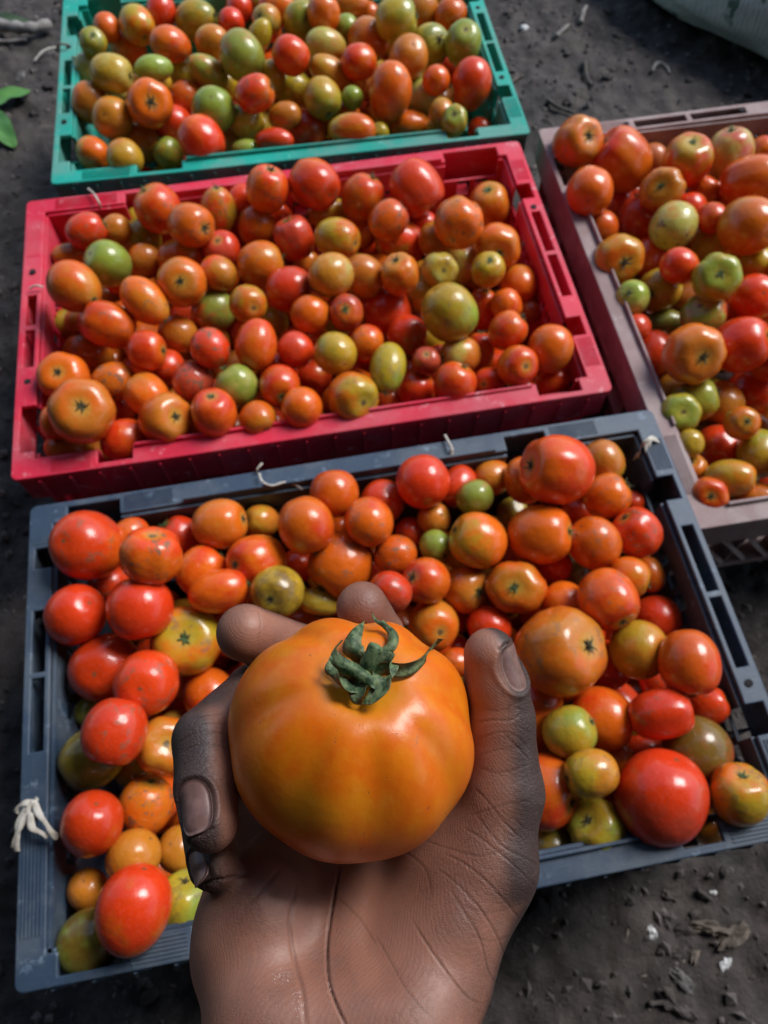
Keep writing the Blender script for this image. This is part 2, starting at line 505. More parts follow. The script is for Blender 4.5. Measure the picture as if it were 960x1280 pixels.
MAUVE_T = """
721 178 58 62 b OA c=.55,-.3 + | orange tomato with leafy stalk in the brownish crate's far left corner
777 202 70 74 b OR c=-.7,-.65 + | large orange tomato beside the leafy-stalked one in the brownish crate
815 200 34 40 g AP ~
858 202 62 60 b RY c=.15,-.8 + | red tomato with yellow shoulders at the brownish crate's back wall
912 194 56 62 g LP c=-.1,-.9 + | pale pinkish-cream tomato at the brownish crate's back wall
953 190 40 32 g OR
737 239 60 60 g OO * | round orange tomato by the brownish crate's left wall
828 237 61 44 b OA c=-.1,-.2 +
790 242 28 28 g RR ~
771 258 40 48 g RP -
880 238 40 30 g OR
940 224 70 58 b OR a=15 +
750 285 46 42 g OR
799 275 50 52 g RP -
863 262 40 40 g RO
881 254 36 30 g AY -
842 283 60 54 g LA x + | cream tomato with long dark crack in the brownish crate
890 273 38 36 g RA
936 283 68 72 g OA + | big orange tomato at the frame's right edge, brownish crate
916 255 44 30 g RO -
772 325 58 66 b YO c=.35,.1 + | ribbed amber tomato with stem scar by the brownish crate's left wall
808 322 38 48 g RO -
889 307 55 42 g YO
848 332 46 46 g RO +
868 296 30 30 g AL ~
895 347 64 56 b YG c=.2,-.2 + | shiny yellow tomato with pale stem scar in right part of brownish crate
825 362 54 54 g YA c=-.4,.2 +
790 373 44 44 g LG c=-.2,-.3 + | small green-striped cream tomato by the brownish crate's left rim
942 372 56 60 g RO
947 330 44 40 g YO
796 410 34 34 g RP
830 405 46 34 o GB a=10 -
879 394 60 48 b PG s=-.2,-.5 | pink tomato with green shoulder in the middle of the brownish crate
914 392 30 34 g RO -
866 442 74 76 b OA c=.4,.15 + | big puckered glossy orange tomato in the brownish crate
926 432 68 70 g RR + | big smooth red tomato in the right part of brownish crate
815 442 48 62 g RP
940 490 64 56 g RA -
867 500 56 56 g YG
850 485 54 42 g AY -
848 517 48 54 b YG s=.3,-.1 + | glossy yellow-green tomato by the brownish crate's left rim, nearer end
903 505 48 54 g AO -
926 529 44 44 g OA c=.35,-.1 + | small orange tomato with dark stalk star in brownish crate's near half
862 555 32 38 g YA +
897 562 60 58 g RA -
948 568 52 62 g YG
912 597 60 46 g YO + | oval yellow-orange tomato at the brownish crate's front rim
864 588 40 40 b OA c=0,-.6
885 618 60 40 b OR c=.2,.1 + | orange tomato with black stem star in the brownish crate's near corner
943 622 56 34 g AO
962 395 30 40 g AO -
962 455 40 40 g RO -
958 524 30 40 g AD ~
985 205 60 60 g OR
1000 270 60 60 g RO
995 340 60 60 g YO
1000 420 60 60 g OR
1000 500 60 60 g OA
1000 580 60 60 g RO
"""
# ---------------------------------------------------------------- ground
def soil_material():
    T = NT('dark trodden soil'); v = T.n('ShaderNodeTexCoord').outputs['Object']
    n1 = T.noise(v, 3.2, 6, .6); n2 = T.noise(v, 34, 6, .7); n3 = T.noise(v, 160, 4, .7)
    c = T.mix(T.ramp(n1, .35, .68), rgb(.017, .0130, .0115), rgb(.042, .033, .029))
    c = T.mix(T.ramp(n2, .42, .72), c, rgb(.064, .051, .045))
    c = T.mix(T.ramp(n3, .60, .78), c, rgb(.14, .12, .11))
    c = T.mix(T.ramp(n2, .42, .28), c, rgb(.012, .010, .010))
    vo = T.n('ShaderNodeTexVoronoi', {'Scale': 95.0}); T.set(vo.inputs['Vector'], v)
    fl = T.math('MULTIPLY', T.ramp(vo.outputs['Distance'], .22, .12), T.ramp(T.noise(v, 40, 2), .60, .66))
    c = T.mix(T.math('MULTIPLY', fl, .7), c, rgb(.22, .19, .16))
    T.set(T.b.inputs['Base Color'], c); T.b.inputs['Roughness'].default_value = .82
    h = T.math('ADD', T.math('MULTIPLY', n2, .7), T.math('MULTIPLY', n3, .35))
    T.set(T.b.inputs['Normal'], T.bump(h, .9, .006)); return T.m
def soil_z(x, y):
    p = Vector((x, y, 0))
    return 0.010 * noise.noise(p * 5) + 0.007 * noise.fractal(p * 22, 1.0, 2.0, 3) + 0.007 * abs(noise.noise(p * 48)) - 0.010
def build_ground():
    n = 330; u = np.linspace(-1, 1, n)
    wrp = lambda t: 0.95 * t + np.sign(t) * np.maximum(np.abs(t) - .93, 0) ** 2 * 9000
    xs = wrp(u) * 1.0; ys = .78 + wrp(u) * 1.15; V = []
    for y in ys:
        for x in xs:
            near = abs(x) < 1.3 and abs(y - .78) < 1.5
            V.append((x, y, soil_z(x, y) if near else -.01))
    Fc = [(j * n + i, j * n + i + 1, (j + 1) * n + i + 1, (j + 1) * n + i) for j in range(n - 1) for i in range(n - 1)]
    o = link('ground', mesh_np('ground', V, Fc), soil_material(), smooth=True); tag(o, 'dark trodden soil strewn with crumbs and plant scraps', kind='structure')
build_ground()

# ---------------------------------------------------------------- unseen sheets, added overhead, behind and beside to block light
def build_light_blockers():
    m = simple('light blocker sheet', (.10, .085, .075), .7, (.16, .13, .11), 3); V = []; Fc = []; n = 150
    xs = np.linspace(-3.2, 3.2, n)
    for j, y in enumerate((-3.0, BLOCKER_Y)):
        for lay in (0, .002):
            for i, x in enumerate(xs): V.append((x, y, BLOCKER_Z + .012 * math.sin(i * 1.9) + lay - .04 * (y + 3)))
    for i in range(n - 1):
        Fc += [(i, i + 1, 2 * n + i + 1, 2 * n + i), (n + i, 3 * n + i, 3 * n + i + 1, n + i + 1), (2 * n + i, 2 * n + i + 1, 3 * n + i + 1, 3 * n + i), (i, n + i, n + i + 1, i + 1)]
    tag(link('top_light_blocker', mesh_np('top_light_blocker', V, Fc), m), kind='structure')
    tag(link('rear_light_blocker', mesh_np('rear_light_blocker', *box_data(-3.2, 3.2, -1.75, -1.65, -.05, BLOCKER_Z - .08)), m), kind='structure')
    tag(link('side_light_blocker', mesh_np('side_light_blocker', *box_data(-2.9, -2.8, -1.64, BLOCKER_Y, -.05, BLOCKER_Z - .2)), m), kind='structure')
# ---------------------------------------------------------------- crates
def grid_solid(us, vs, filled, t0, t1, mp):
    """sheet of rectangular cells with openings, given a thickness; mp(u, v, w) -> point"""
    V = []; idx = {}; Fc = []
    def P(i, j, k):
        if (i, j, k) not in idx:
            idx[(i, j, k)] = len(V); V.append(mp(us[i], vs[j], (t0, t1)[k]))
        return idx[(i, j, k)]
    nu, nv = len(us) - 1, len(vs) - 1
    ok = lambda i, j: 0 <= i < nu and 0 <= j < nv and filled((us[i] + us[i + 1]) / 2, (vs[j] + vs[j + 1]) / 2)
    for i in range(nu):
        for j in range(nv):
            if not ok(i, j): continue
            Fc.append((P(i, j, 1), P(i + 1, j, 1), P(i + 1, j + 1, 1), P(i, j + 1, 1)))
            Fc.append((P(i, j, 0), P(i, j + 1, 0), P(i + 1, j + 1, 0), P(i + 1, j, 0)))
            if not ok(i - 1, j): Fc.append((P(i, j, 0), P(i, j, 1), P(i, j + 1, 1), P(i, j + 1, 0)))
            if not ok(i + 1, j): Fc.append((P(i + 1, j, 0), P(i + 1, j + 1, 0), P(i + 1, j + 1, 1), P(i + 1, j, 1)))
            if not ok(i, j - 1): Fc.append((P(i, j, 0), P(i + 1, j, 0), P(i + 1, j, 1), P(i, j, 1)))
            if not ok(i, j + 1): Fc.append((P(i, j + 1, 0), P(i, j + 1, 1), P(i + 1, j + 1, 1), P(i + 1, j + 1, 0)))
    return V, Fc
def box_data(x0, x1, y0, y1, z0, z1):
    V = [(x, y, z) for z in (z0, z1) for y in (y0, y1) for x in (x0, x1)]
    return V, [(0, 2, 3, 1), (4, 5, 7, 6), (0, 1, 5, 4), (2, 6, 7, 3), (0, 4, 6, 2), (1, 3, 7, 5)]
def rnd_corner(x, y, L, W, r):
    """round the plan corners of a rectangle"""
    hx, hy = L / 2 - r, W / 2 - r; dx, dy = abs(x) - hx, abs(y) - hy
    if dx > 0 and dy > 0:
        m = max(dx, dy); d = math.hypot(dx, dy); k = m / d
        x = math.copysign(hx + dx * k, x); y = math.copysign(hy + dy * k, y)
    return x, y
BLOCKER_Y, BLOCKER_Z = .66, 2.35  # open edge and height of the added light blockers
build_light_blockers()
CRATES = {}
M_HOLE_SHADE = simple('hole', (.006, .006, .007), .9)  # near-black colour standing in for the shade inside pin holes
FL = 0.0215
def uniq(vals): 
    out = []
    for v in sorted(vals):
        if not out or v - out[-1] > 1e-5: out.append(v)
    return out
def make_crate(key, label, cx, cy, yaw, L, W, H, mat, sides, holes=True, lattice=None, rr=.007, FL=FL):
    """sides: front, back (along x, from -L/2), left, right (along y, from -W/2): lists of (from, to, what), what in full, notch, slot"""
    root = bpy.data.objects.new('crate', None); COL.objects.link(root); root.location = (cx, cy, 0); root.rotation_euler = (0, 0, yaw)
    tag(root, label, 'crate', 'plastic crates full of tomatoes on the ground')
    CRATES[key] = dict(FL=FL, c=(cx, cy), yaw=yaw, L=L, W=W, H=H, root=root)
    NW = .0062                                   # width of the outer strip where the rim is notched
    def kind(side, s):
        for a, b, w in sides[side]:
            if a <= s <= b: return w
        return 'full'
    xs = [-L/2, -L/2 + NW, -L/2 + FL - .0045, -L/2 + FL, L/2 - FL, L/2 - FL + .0045, L/2 - NW, L/2]
    ys = [-W/2, -W/2 + NW, -W/2 + FL - .0045, -W/2 + FL, W/2 - FL, W/2 - FL + .0045, W/2 - NW, W/2]
    for sd_ in ('front', 'back'): xs += [-L/2 + t for a, b, w in sides[sd_] for t in (a, b)]
    for sd_ in ('left', 'right'): ys += [-W/2 + t for a, b, w in sides[sd_] for t in (a, b)]
    xs += [s * (L/2 - q) for s in (-1, 1) for q in (.002, .004)]; ys += [s * (W/2 - q) for s in (-1, 1) for q in (.002, .004)]
    xs, ys = uniq(xs), uniq(ys)
    def filled(x, y):
        dx, dy = L/2 - abs(x), W/2 - abs(y)
        if dx > FL and dy > FL: return False
        if dx < FL and dy < FL: return True
        if dy < dx: k = kind('front' if y < 0 else 'back', x + L/2); d = dy
        else: k = kind('left' if x < 0 else 'right', y + W/2); d = dx
        if k == 'notch': return d < NW
        if k == 'slot': return d < NW or d > FL - .0045
        return True
    def mp(x, y, z):
        x, y = rnd_corner(x, y, L, W, rr)
        sag = .0012 * math.sin(x * 9 + cx * 7) + .0010 * math.sin(y * 13 + cy * 5)      # years of use: nothing quite straight
        return (x, y, z + sag)
    rim = link('rim', mesh_np('rim', *grid_solid(xs, ys, filled, H - .005, H, mp)), mat, root); bevel(rim, .0011, 2)
    # skirt hanging from the rim's outer edge
    sk = []
    T = .0025; i0 = .0008
    for (x0, x1, y0, y1) in ((-L/2 + i0, L/2 - i0, -W/2 + i0, -W/2 + i0 + T), (-L/2 + i0, L/2 - i0, W/2 - i0 - T, W/2 - i0),
                             (-L/2 + i0, -L/2 + i0 + T, -W/2 + i0 + T, W/2 - i0 - T), (L/2 - i0 - T, L/2 - i0, -W/2 + i0 + T, W/2 - i0 - T)):
        n = 8; horiz = (x1 - x0) > (y1 - y0)
        us = np.linspace(x0, x1, n) if horiz else np.linspace(y0, y1, n)
        lo, hi = (y0, y1) if horiz else (x0, x1)
        vs = [H - .046, H - .003]
        f = (lambda u, v, w: mp(*(rnd_corner(u, w, L - 2 * i0, W - 2 * i0, rr) + (v,)))) if horiz else (lambda u, v, w: mp(*(rnd_corner(w, u, L - 2 * i0, W - 2 * i0, rr) + (v,))))
        sk.append(grid_solid(list(us), vs, lambda a, b: True, lo, hi, f))
    link('rim_skirt', mesh_np('rim_skirt', *join_data(sk)), mat, root)
    # short ribs on the outside of the skirt
    sm_ = mesh_np('skirt_rib', *box_data(-.0011, .0011, -.0030, .0002, H - .0455, H - .0058)); sm_.materials.append(mat)
    for (n_, m_, ang) in ((L, W, 0.0), (W, L, math.pi / 2)):
        if key == 'green' and ang: continue
        cnt = int((n_ - .05) / .0285)
        for i in range(cnt + 1):
            u = -n_/2 + .025 + (n_ - .05) * i / cnt
            link('skirt_rib', sm_, None, root, mw=Matrix.Rotation(ang, 4, 'Z') @ Matrix.Translation((u, -m_/2 + i0, 0)))
    # tapering walls with openings
    TP = .008
    for name in ('front', 'back', 'left', 'right'):
        horiz = name in ('front', 'back'); n_ = L if horiz else W; half = n_/2 - FL; m_ = W if horiz else L
        segs = sides[name]
        us = [-half, half] + [-n_/2 + t for a, b, w in segs for t in (a, b) if -half < -n_/2 + t < half]
        vs = [.006, H - .0265, H - .0045]; wins = []
        if holes:
            wv0, wv1 = H - .0425, H - .0285; vs += [wv0, wv1, .04, .055]
            k = int(2 * half / .0235)
            for i in range(k):
                u0 = -half + .012 + i * (2 * half - .024) / k
                if i % 7 == 6: continue
                wins.append((u0, u0 + .0165)); us += [u0, u0 + .0165]
        us, vs = uniq(us), uniq(vs)
        def fw(u, v):
            if v > H - .0265 and kind(name, u + n_/2) == 'notch': return False
            if holes and (H - .0425 < v < H - .0285 or .04 < v < .055):
                return not any(a < u < b for a, b in wins)
            return True
        sgn = -1 if name in ('front', 'left') else 1
        def mw_(u, v, w):
            k = 1 - v / H; uu = u * (1 - TP / half * k); d = m_/2 - FL - TP * k + w
            return (uu, sgn * d, v) if horiz else (sgn * d, uu, v)
        link('wall', mesh_np('wall', *grid_solid(us, vs, fw, -.003, 0 - .0002, mw_)), mat, root)
        if holes and name == 'back' and key in ('black', 'red'):
            lv, lf = box_data(.0012, .0153, -.0065, .0065, -.0008, .0008); lm = mesh_np('louvre', lv, lf); lm.materials.append(mat)
            for u0, u1 in wins: link('louvre', lm, None, root, mw=Matrix.Translation((u0 * .985, m_/2 - FL - .0045, H - .0405)) @ Matrix.Rotation(math.radians(38), 4, 'X'))
        # vertical ribs outside
        rbv, rbf = box_data(-.0012, .0012, 0, .019, .012, H - .036)
        rbm = mesh_np('rib', rbv, rbf); rbm.materials.append(mat)
        nr = 11 if horiz else 7
        for i in range(nr):
            u = -half + .008 + (2 * half - .016) * i / (nr - 1)
            ang = (math.pi if sgn < 0 else 0) if horiz else (math.pi/2 if sgn < 0 else -math.pi/2)
            d = m_/2 - FL - TP * .45
            loc = (u, sgn * d, 0) if horiz else (sgn * d, u, 0)
            link('rib', rbm, None, root, mw=Matrix.Translation(loc) @ Matrix.Rotation(ang, 4, 'Z'))
        # horizontal band outside
        d = m_/2 - FL - TP * .6
        b0 = box_data(-half + .004, half - .004, d, d + .020, H * .44, H * .44 + .003) if lattice != name else join_data([box_data(-half - .004, half + .004, d, d + .024, .030, .042), box_data(-half - .004, half + .004, d + .019, d + .0235, H - .058, H - .047)])
        ang = (math.pi if sgn < 0 else 0) if horiz else (math.pi/2 if sgn < 0 else -math.pi/2)
        link('band', mesh_np('band', *b0), mat, root, mw=Matrix.Rotation(ang, 4, 'Z'))
        if lattice == name:
            rows = []
            for i in range(-3, 12):
                u = -half + i * .026
                a = Vector((u, d + .021, .040)); b = Vector((u + .060, d + .021, H - .045))
                if a.x < -half - .01 or b.x > half + .01: continue
                rows.append(tube_data([a, b], .0042, 4, .6))
            for q in rows: link('lattice_bar', mesh_np('lattice_bar', *q), mat, root, mw=Matrix.Rotation(ang, 4, 'Z'))
    link('base', mesh_np('base', *box_data(-L/2 + FL + TP - .001, L/2 - FL - TP + .002, -W/2 + FL + TP - .001, W/2 - FL - TP + .002, .002, .0065)), mat, root)
    # grooved grip pads on the full-width pieces next to the corners
    for name in ('front', 'back', 'left', 'right'):
        horiz = name in ('front', 'back'); n_ = L if horiz else W; m_ = W if horiz else L; sgn = -1 if name in ('front', 'left') else 1
        for a, b, w in sides[name]:
            if w != 'pad': continue
            prt = []
            for k in range(6):
                o_ = m_/2 - .0040 - k * .0027
                u0, u1 = -n_/2 + a + .004, -n_/2 + b - .004
                p0, p1 = ((u0, sgn * o_), (u1, sgn * o_)) if horiz else ((sgn * o_, u0), (sgn * o_, u1))
                prt.append(tube_data([Vector(mp(p0[0], p0[1], H + .0001)), Vector(mp((p0[0]+p1[0])/2, (p0[1]+p1[1])/2, H + .0001)), Vector(mp(p1[0], p1[1], H + .0001))], .00085, 5))
            g = link('grip_pad', mesh_np('grip_pad', *join_data(prt)), mat, root)
    # low lip along the long middle pieces
    for name in ('front', 'back', 'left', 'right'):
        horiz = name in ('front', 'back'); n_ = L if horiz else W; m_ = W if horiz else L; sgn = -1 if name in ('front', 'left') else 1
        for a, b, w in sides[name]:
            if w != 'lip': continue
            o0, o1 = m_/2 - FL + .0006, m_/2 - FL + .0036
            q = box_data(-n_/2 + a + .001, -n_/2 + b - .001, min(sgn*o0, sgn*o1), max(sgn*o0, sgn*o1), H - .002, H + .0045) if horiz else \
                box_data(min(sgn*o0, sgn*o1), max(sgn*o0, sgn*o1), -n_/2 + a + .001, -n_/2 + b - .001, H - .002, H + .0045)
            lp = link('rim_lip', mesh_np('rim_lip', *q), mat, root); bevel(lp, .001, 2)
    pv_, pf_ = tube_data([(0, 0, -.001), (0, 0, .0006)], .0034, 12); pm_ = mesh_np('hole_shade_disc', pv_, pf_); pm_.materials.append(M_HOLE_SHADE)  # solid black disc on the rim: darkness of an opening, painted
    for sx in (-1, 1):
        for y in ((-W/2 + .116), (W/2 - .116)): link('hole_shade_disc', pm_, None, root, mw=Matrix.Translation((sx * (L/2 - FL * .55), y, H + .0009)))
    return root
def sym_short(W):
    return [(.030, .075, 'pad'), (.075, .100, 'notch'), (.130, .192, 'slot'), (.198, .262, 'slot'), (W - .100, W - .075, 'notch'), (W - .072, W - .030, 'pad')]
D = math.radians
RGc = make_crate('black', 'blue-black crate in front, nearest the camera, piled behind the hand', .001, .177, D(9.65), .602, .390, .200, M_BLACK,
    dict(front=[(.030, .076, 'notch'), (.078, .126, 'pad'), (.126, .140, 'notch'), (.142, .494, 'lip'), (.494, .526, 'notch'), (.528, .572, 'pad')],
         back=[(.034, .082, 'notch'), (.082, .135, 'pad'), (.140, .440, 'lip'), (.450, .490, 'notch'), (.492, .545, 'pad')],
         left=[(.030, .130, 'pad'), (.165, .225, 'slot'), (.230, .285, 'slot'), (.325, .345, 'notch'), (.345, .362, 'pad')], right=sym_short(.39)))
make_crate('red', 'crimson red crate between the green and the blue-black crates', -.093, .591, D(9.3), .601, .385, .188, M_RED,
    dict(front=[(.034, .080, 'pad'), (.082, .116, 'notch'), (.118, .522, 'lip'), (.525, .570, 'notch')],
         back=[(.030, .110, 'pad'), (.115, .150, 'notch'), (.155, .500, 'lip'), (.503, .570, 'notch')],
         left=[(.030, .085, 'notch'), (.135, .185, 'slot'), (.192, .235, 'slot'), (.290, .345, 'pad')], right=sym_short(.385)))
make_crate('green', 'turquoise green crate farthest back, cut by the top edge', -.133, 1.007, D(8.0), .601, .390, .177, M_GREEN,
    dict(front=[(.034, .100, 'pad'), (.104, .160, 'notch'), (.165, .490, 'lip'), (.495, .535, 'notch')],
         back=[(.034, .082, 'notch'), (.082, .135, 'pad'), (.450, .490, 'notch')],
         left=[(.040, .090, 'notch'), (.135, .185, 'slot'), (.192, .245, 'slot'), (.300, .345, 'notch')], right=sym_short(.39)))
make_crate('mauve', 'faded brownish-mauve crate on the right, cut by the frame', .444, .624, D(99.0), .587, .390, .165, M_MAUVE,
    dict(front=[(.034, .080, 'pad'), (.470, .520, 'notch'), (.09, .46, 'lip')],
         back=[(.034, .110, 'pad'), (.115, .465, 'lip'), (.480, .530, 'notch'), (.535, .56, 'pad')],
         left=[(.045, .350, 'lip')], right=[(.110, .185, 'slot'), (.192, .262, 'slot'), (.27, .35, 'pad')]), lattice='left', FL=.0225)
# ---------------------------------------------------------------- tomato meshes
PALETTE = {'R': (.60, .040, .004), 'O': (.62, .112, .004), 'A': (.50, .165, .014), 'Y': (.42, .27, .016), 'G': (.23, .28, .034),
           'L': (.44, .38, .085), 'P': (.50, .062, .028), 'D': (.26, .030, .012), 'B': (.17, .105, .014)}
CNAME = {'R': 'red', 'O': 'orange', 'A': 'amber-brown', 'Y': 'yellow', 'G': 'green', 'L': 'cream', 'P': 'pink-red', 'D': 'dark red', 'B': 'olive-brown'}
def tomato_mesh(name, kind, seed, nth=20, nph=28):
    r_ = random.Random(seed); V = []; Fc = []
    nl = {'g': r_.choice([4, 5]), 'o': 3, 'b': r_.choice([6, 7, 8])}[kind]
    amp = {'g': .018, 'o': .010, 'b': .042}[kind]
    ph0 = r_.uniform(0, 6.28); dep = {'g': .13, 'o': .06, 'b': .24}[kind]; wid = {'g': .42, 'o': .3, 'b': .52}[kind]
    off = [r_.uniform(-1, 1) for _ in range(6)]; dents = [(r_.uniform(0, 6.28), r_.uniform(.05, .16)) for _ in range(2)]
    for i in range(nth + 1):
        th = math.pi * i / nth
        for j in range(nph):
            ph = 2 * math.pi * j / nph
            st, ct = math.sin(th), math.cos(th)
            shoulder = (.35 + .65 * math.exp(-((th - .75) / .9) ** 2))
            lob = 1 + amp * shoulder * (abs(math.cos(nl / 2 * (ph + ph0) + .4 * off[0] * math.sin(ph))) * 2 - 1.2) * st ** .5 if st > 1e-6 else 1
            lob += .035 * off[1] * st * math.cos(ph + off[2] * 3) + .03 * off[3] * st * math.cos(2 * ph + off[4] * 3)
            if kind == 'b':
                for a, d in dents: lob -= .7 * d * st * math.exp(-((math.atan2(math.sin(ph - a), math.cos(ph - a)) / .22) ** 2)) * shoulder
            se = {'g': 1.06, 'o': 1.0, 'b': 1.10}[kind]      # squareness of the profile
            x = math.copysign(abs(st) ** (1 / se), st) * lob; z = math.copysign(abs(ct) ** (1 / se), ct)
            z *= 1 - .10 * off[5] * st
            z -= dep * math.exp(-(th / wid) ** 2) * 1.0
            z += dep * .35 * math.exp(-((math.pi - th) / (wid * .6)) ** 2)
            if kind == 'o': x *= 1 - .07 * ct
            V.append([x * math.cos(ph), x * math.sin(ph), z])
    V = np.array(V); V[:, :2] /= np.percentile(np.hypot(V[:, 0], V[:, 1]), 98); zt, zb = V[:, 2].max(), V[:, 2].min(); V[:, 2] = (V[:, 2] - (zt + zb) / 2) / ((zt - zb) / 2)
    top = V[0, 2]
    out = [V[0]]; idx0 = 1
    for i in range(1, nth): out += list(V[i * nph:(i + 1) * nph])
    out.append(V[-1]); last = len(out) - 1
    for j in range(nph):
        Fc.append((0, 1 + j, 1 + (j + 1) % nph)); b = 1 + (nth - 2) * nph
        Fc.append((last, b + (j + 1) % nph, b + j))
    for i in range(nth - 2):
        a = 1 + i * nph; b = a + nph
        for j in range(nph): Fc.append((a + j, b + j, b + (j + 1) % nph, a + (j + 1) % nph))
    return np.array(out), Fc, float(top)
TM = {}
for kd, n_ in (('g', 6), ('o', 4), ('b', 7)):
    for s_ in range(n_):
        V_, F_, top_ = tomato_mesh(kd, kd, 100 * ord(kd) + s_)
        me = mesh_np('tomato_' + {'g': 'globe', 'o': 'oval', 'b': 'ribbed'}[kd], V_, F_); me.materials.append(M_TOM)
        me.polygons.foreach_set('use_smooth', [True] * len(me.polygons)); TM.setdefault(kd, []).append((me, V_, F_, top_))
def calyx_mesh(seed, stalk=True):
    r_ = random.Random(seed); parts = []; n = r_.choice([5, 5, 6])
    for i in range(n):
        a = 2 * math.pi * i / n + r_.uniform(-.25, .25); Ln = r_.uniform(.30, .52); lift = r_.uniform(.10, .42); curl = r_.uniform(-.5, .5)
        pts = []; rd = []
        for k in range(6):
            t = k / 5; rr_ = .04 + Ln * t; aa = a + curl * t * t
            pts.append((rr_ * math.cos(aa), rr_ * math.sin(aa), .02 + .06 * math.sin(t * 3) + lift * t * t)); rd.append(.066 * math.sin(math.pi * (.25 + .72 * t)) + .004)
        parts.append(tube_data(pts, rd, 6, .35))
    if stalk:
        h = r_.uniform(.12, .32); b = r_.uniform(-.08, .08)
        parts.append(tube_data([(0, 0, -.05), (0, 0, .08), (b, b * .5, h)], [.075, .055, .06], 8))
    else: parts.append(tube_data([(0, 0, -.05), (0, 0, .04)], [.08, .06], 8))
    me = mesh_np('calyx', *join_data(parts)); me.polygons.foreach_set('use_smooth', [True] * len(me.polygons)); return me
CX = []
for s_ in range(6):
    me = calyx_mesh(s_, s_ % 3 != 2); me.materials.append(M_CALYX if s_ % 2 else M_CALYXDRY); CX.append(me)

# ---------------------------------------------------------------- placing the tomatoes
class Tom: pass
def parse(txt, crate):
    out = []
    for ln in txt.strip().splitlines():
        lab = None
        if '|' in ln: ln, lab = ln.split('|'); lab = lab.strip()
        f = ln.split(); t = Tom(); t.crate = crate; t.label = lab
        t.x, t.y, t.w, t.h = map(float, f[:4]); t.k = f[4]; t.col = f[5]; t.a = None; t.stem = None; t.blem = 0.0; t.lay = 0
        for q in f[6:]:
            if q.startswith('a='): t.a = math.radians(float(q[2:]))
            elif q[1:2] == '=': t.stem = (q[0],) + tuple(map(float, q[2:].split(',')))
            elif q == 'x': t.blem = 1.0
            elif q in '+-~*': t.lay = {'+': 1, '-': -1, '~': -2, '*': 2}[q]
        out.append(t)
    return out
TOMS = parse(GREEN_T, 'green') + parse(RED_T, 'red') + parse(BLACK_T, 'black') + parse(MAUVE_T, 'mauve')
def ext(w, h, cx, cy): return math.sqrt((w / 2 * cx) ** 2 + (h / 2 * cy) ** 2)
for i, t in enumerate(TOMS):
    r_ = random.Random(i * 13 + 5)
    if t.lay == -1: t.w *= 1.06; t.h *= 1.06
    t.dir = cdir(t.x, t.y); n = t.dir.normalized(); zc = -n
    xr = RM @ Vector((1, 0, 0)); xc = (xr - xr.dot(zc) * zc).normalized(); yc = zc.cross(xc)
    if t.stem:
        kd, sx_, sy_ = t.stem; l = math.hypot(sx_, sy_); m = min(l, .97)
        if l > 1e-6: sx_, sy_ = sx_ / l * m, sy_ / l * m
        Z = xc * sx_ - yc * sy_ + zc * math.sqrt(1 - m * m)
        if kd == 'e': Z = -Z
    elif t.a is not None or (t.k == 'o'):
        a = t.a if t.a is not None else (0 if t.w >= t.h else math.pi / 2)
        sg = r_.choice((-1, 1)); ti = r_.uniform(.1, .3)
        Z = (xc * math.cos(a) + yc * math.sin(a)) * sg * math.cos(ti) - zc * math.sin(ti)
    else:
        a = r_.uniform(0, 6.28); t.side = t.k != 'o' and t.w > 34 and r_.random() < .42; e = r_.uniform(-.35, .15) if t.side else r_.uniform(.15, .95)
        Z = (xc * math.cos(a) + yc * math.sin(a)) * math.sqrt(1 - e * e) - zc * e
    Z.normalize(); zx, zy = Z.dot(xc), Z.dot(yc); ip = math.hypot(zx, zy)
    ux, uy = (zx / ip, zy / ip) if ip > 1e-4 else (0, 1)
    X = (xc * -uy + yc * ux).normalized(); Y = Z.cross(X).normalized()
    s = math.sqrt(t.w * t.h) / 2
    if t.k == 'o' and t.a is not None and .7 < abs(math.sin(2 * t.a)):
        lo, sh = max(t.w, t.h) / 2 * 1.13, min(t.w, t.h) / 2 * .84; sz, sxx = lo, sh; s = sh
    else:
        ez = ext(t.w, t.h, ux, uy); kz = {'g': .93, 'o': 1.15, 'b': .80}[t.k]
        sz = ez * ip * ip + (1 - ip * ip) * kz * s; sxx = ext(t.w, t.h, uy, ux)
        if t.k == 'o': s = min(s, sxx * 1.02)
    t.sc = np.array([sxx, s, sz]) / F; t.R = np.array([list(X), list(Y), list(Z)]).T
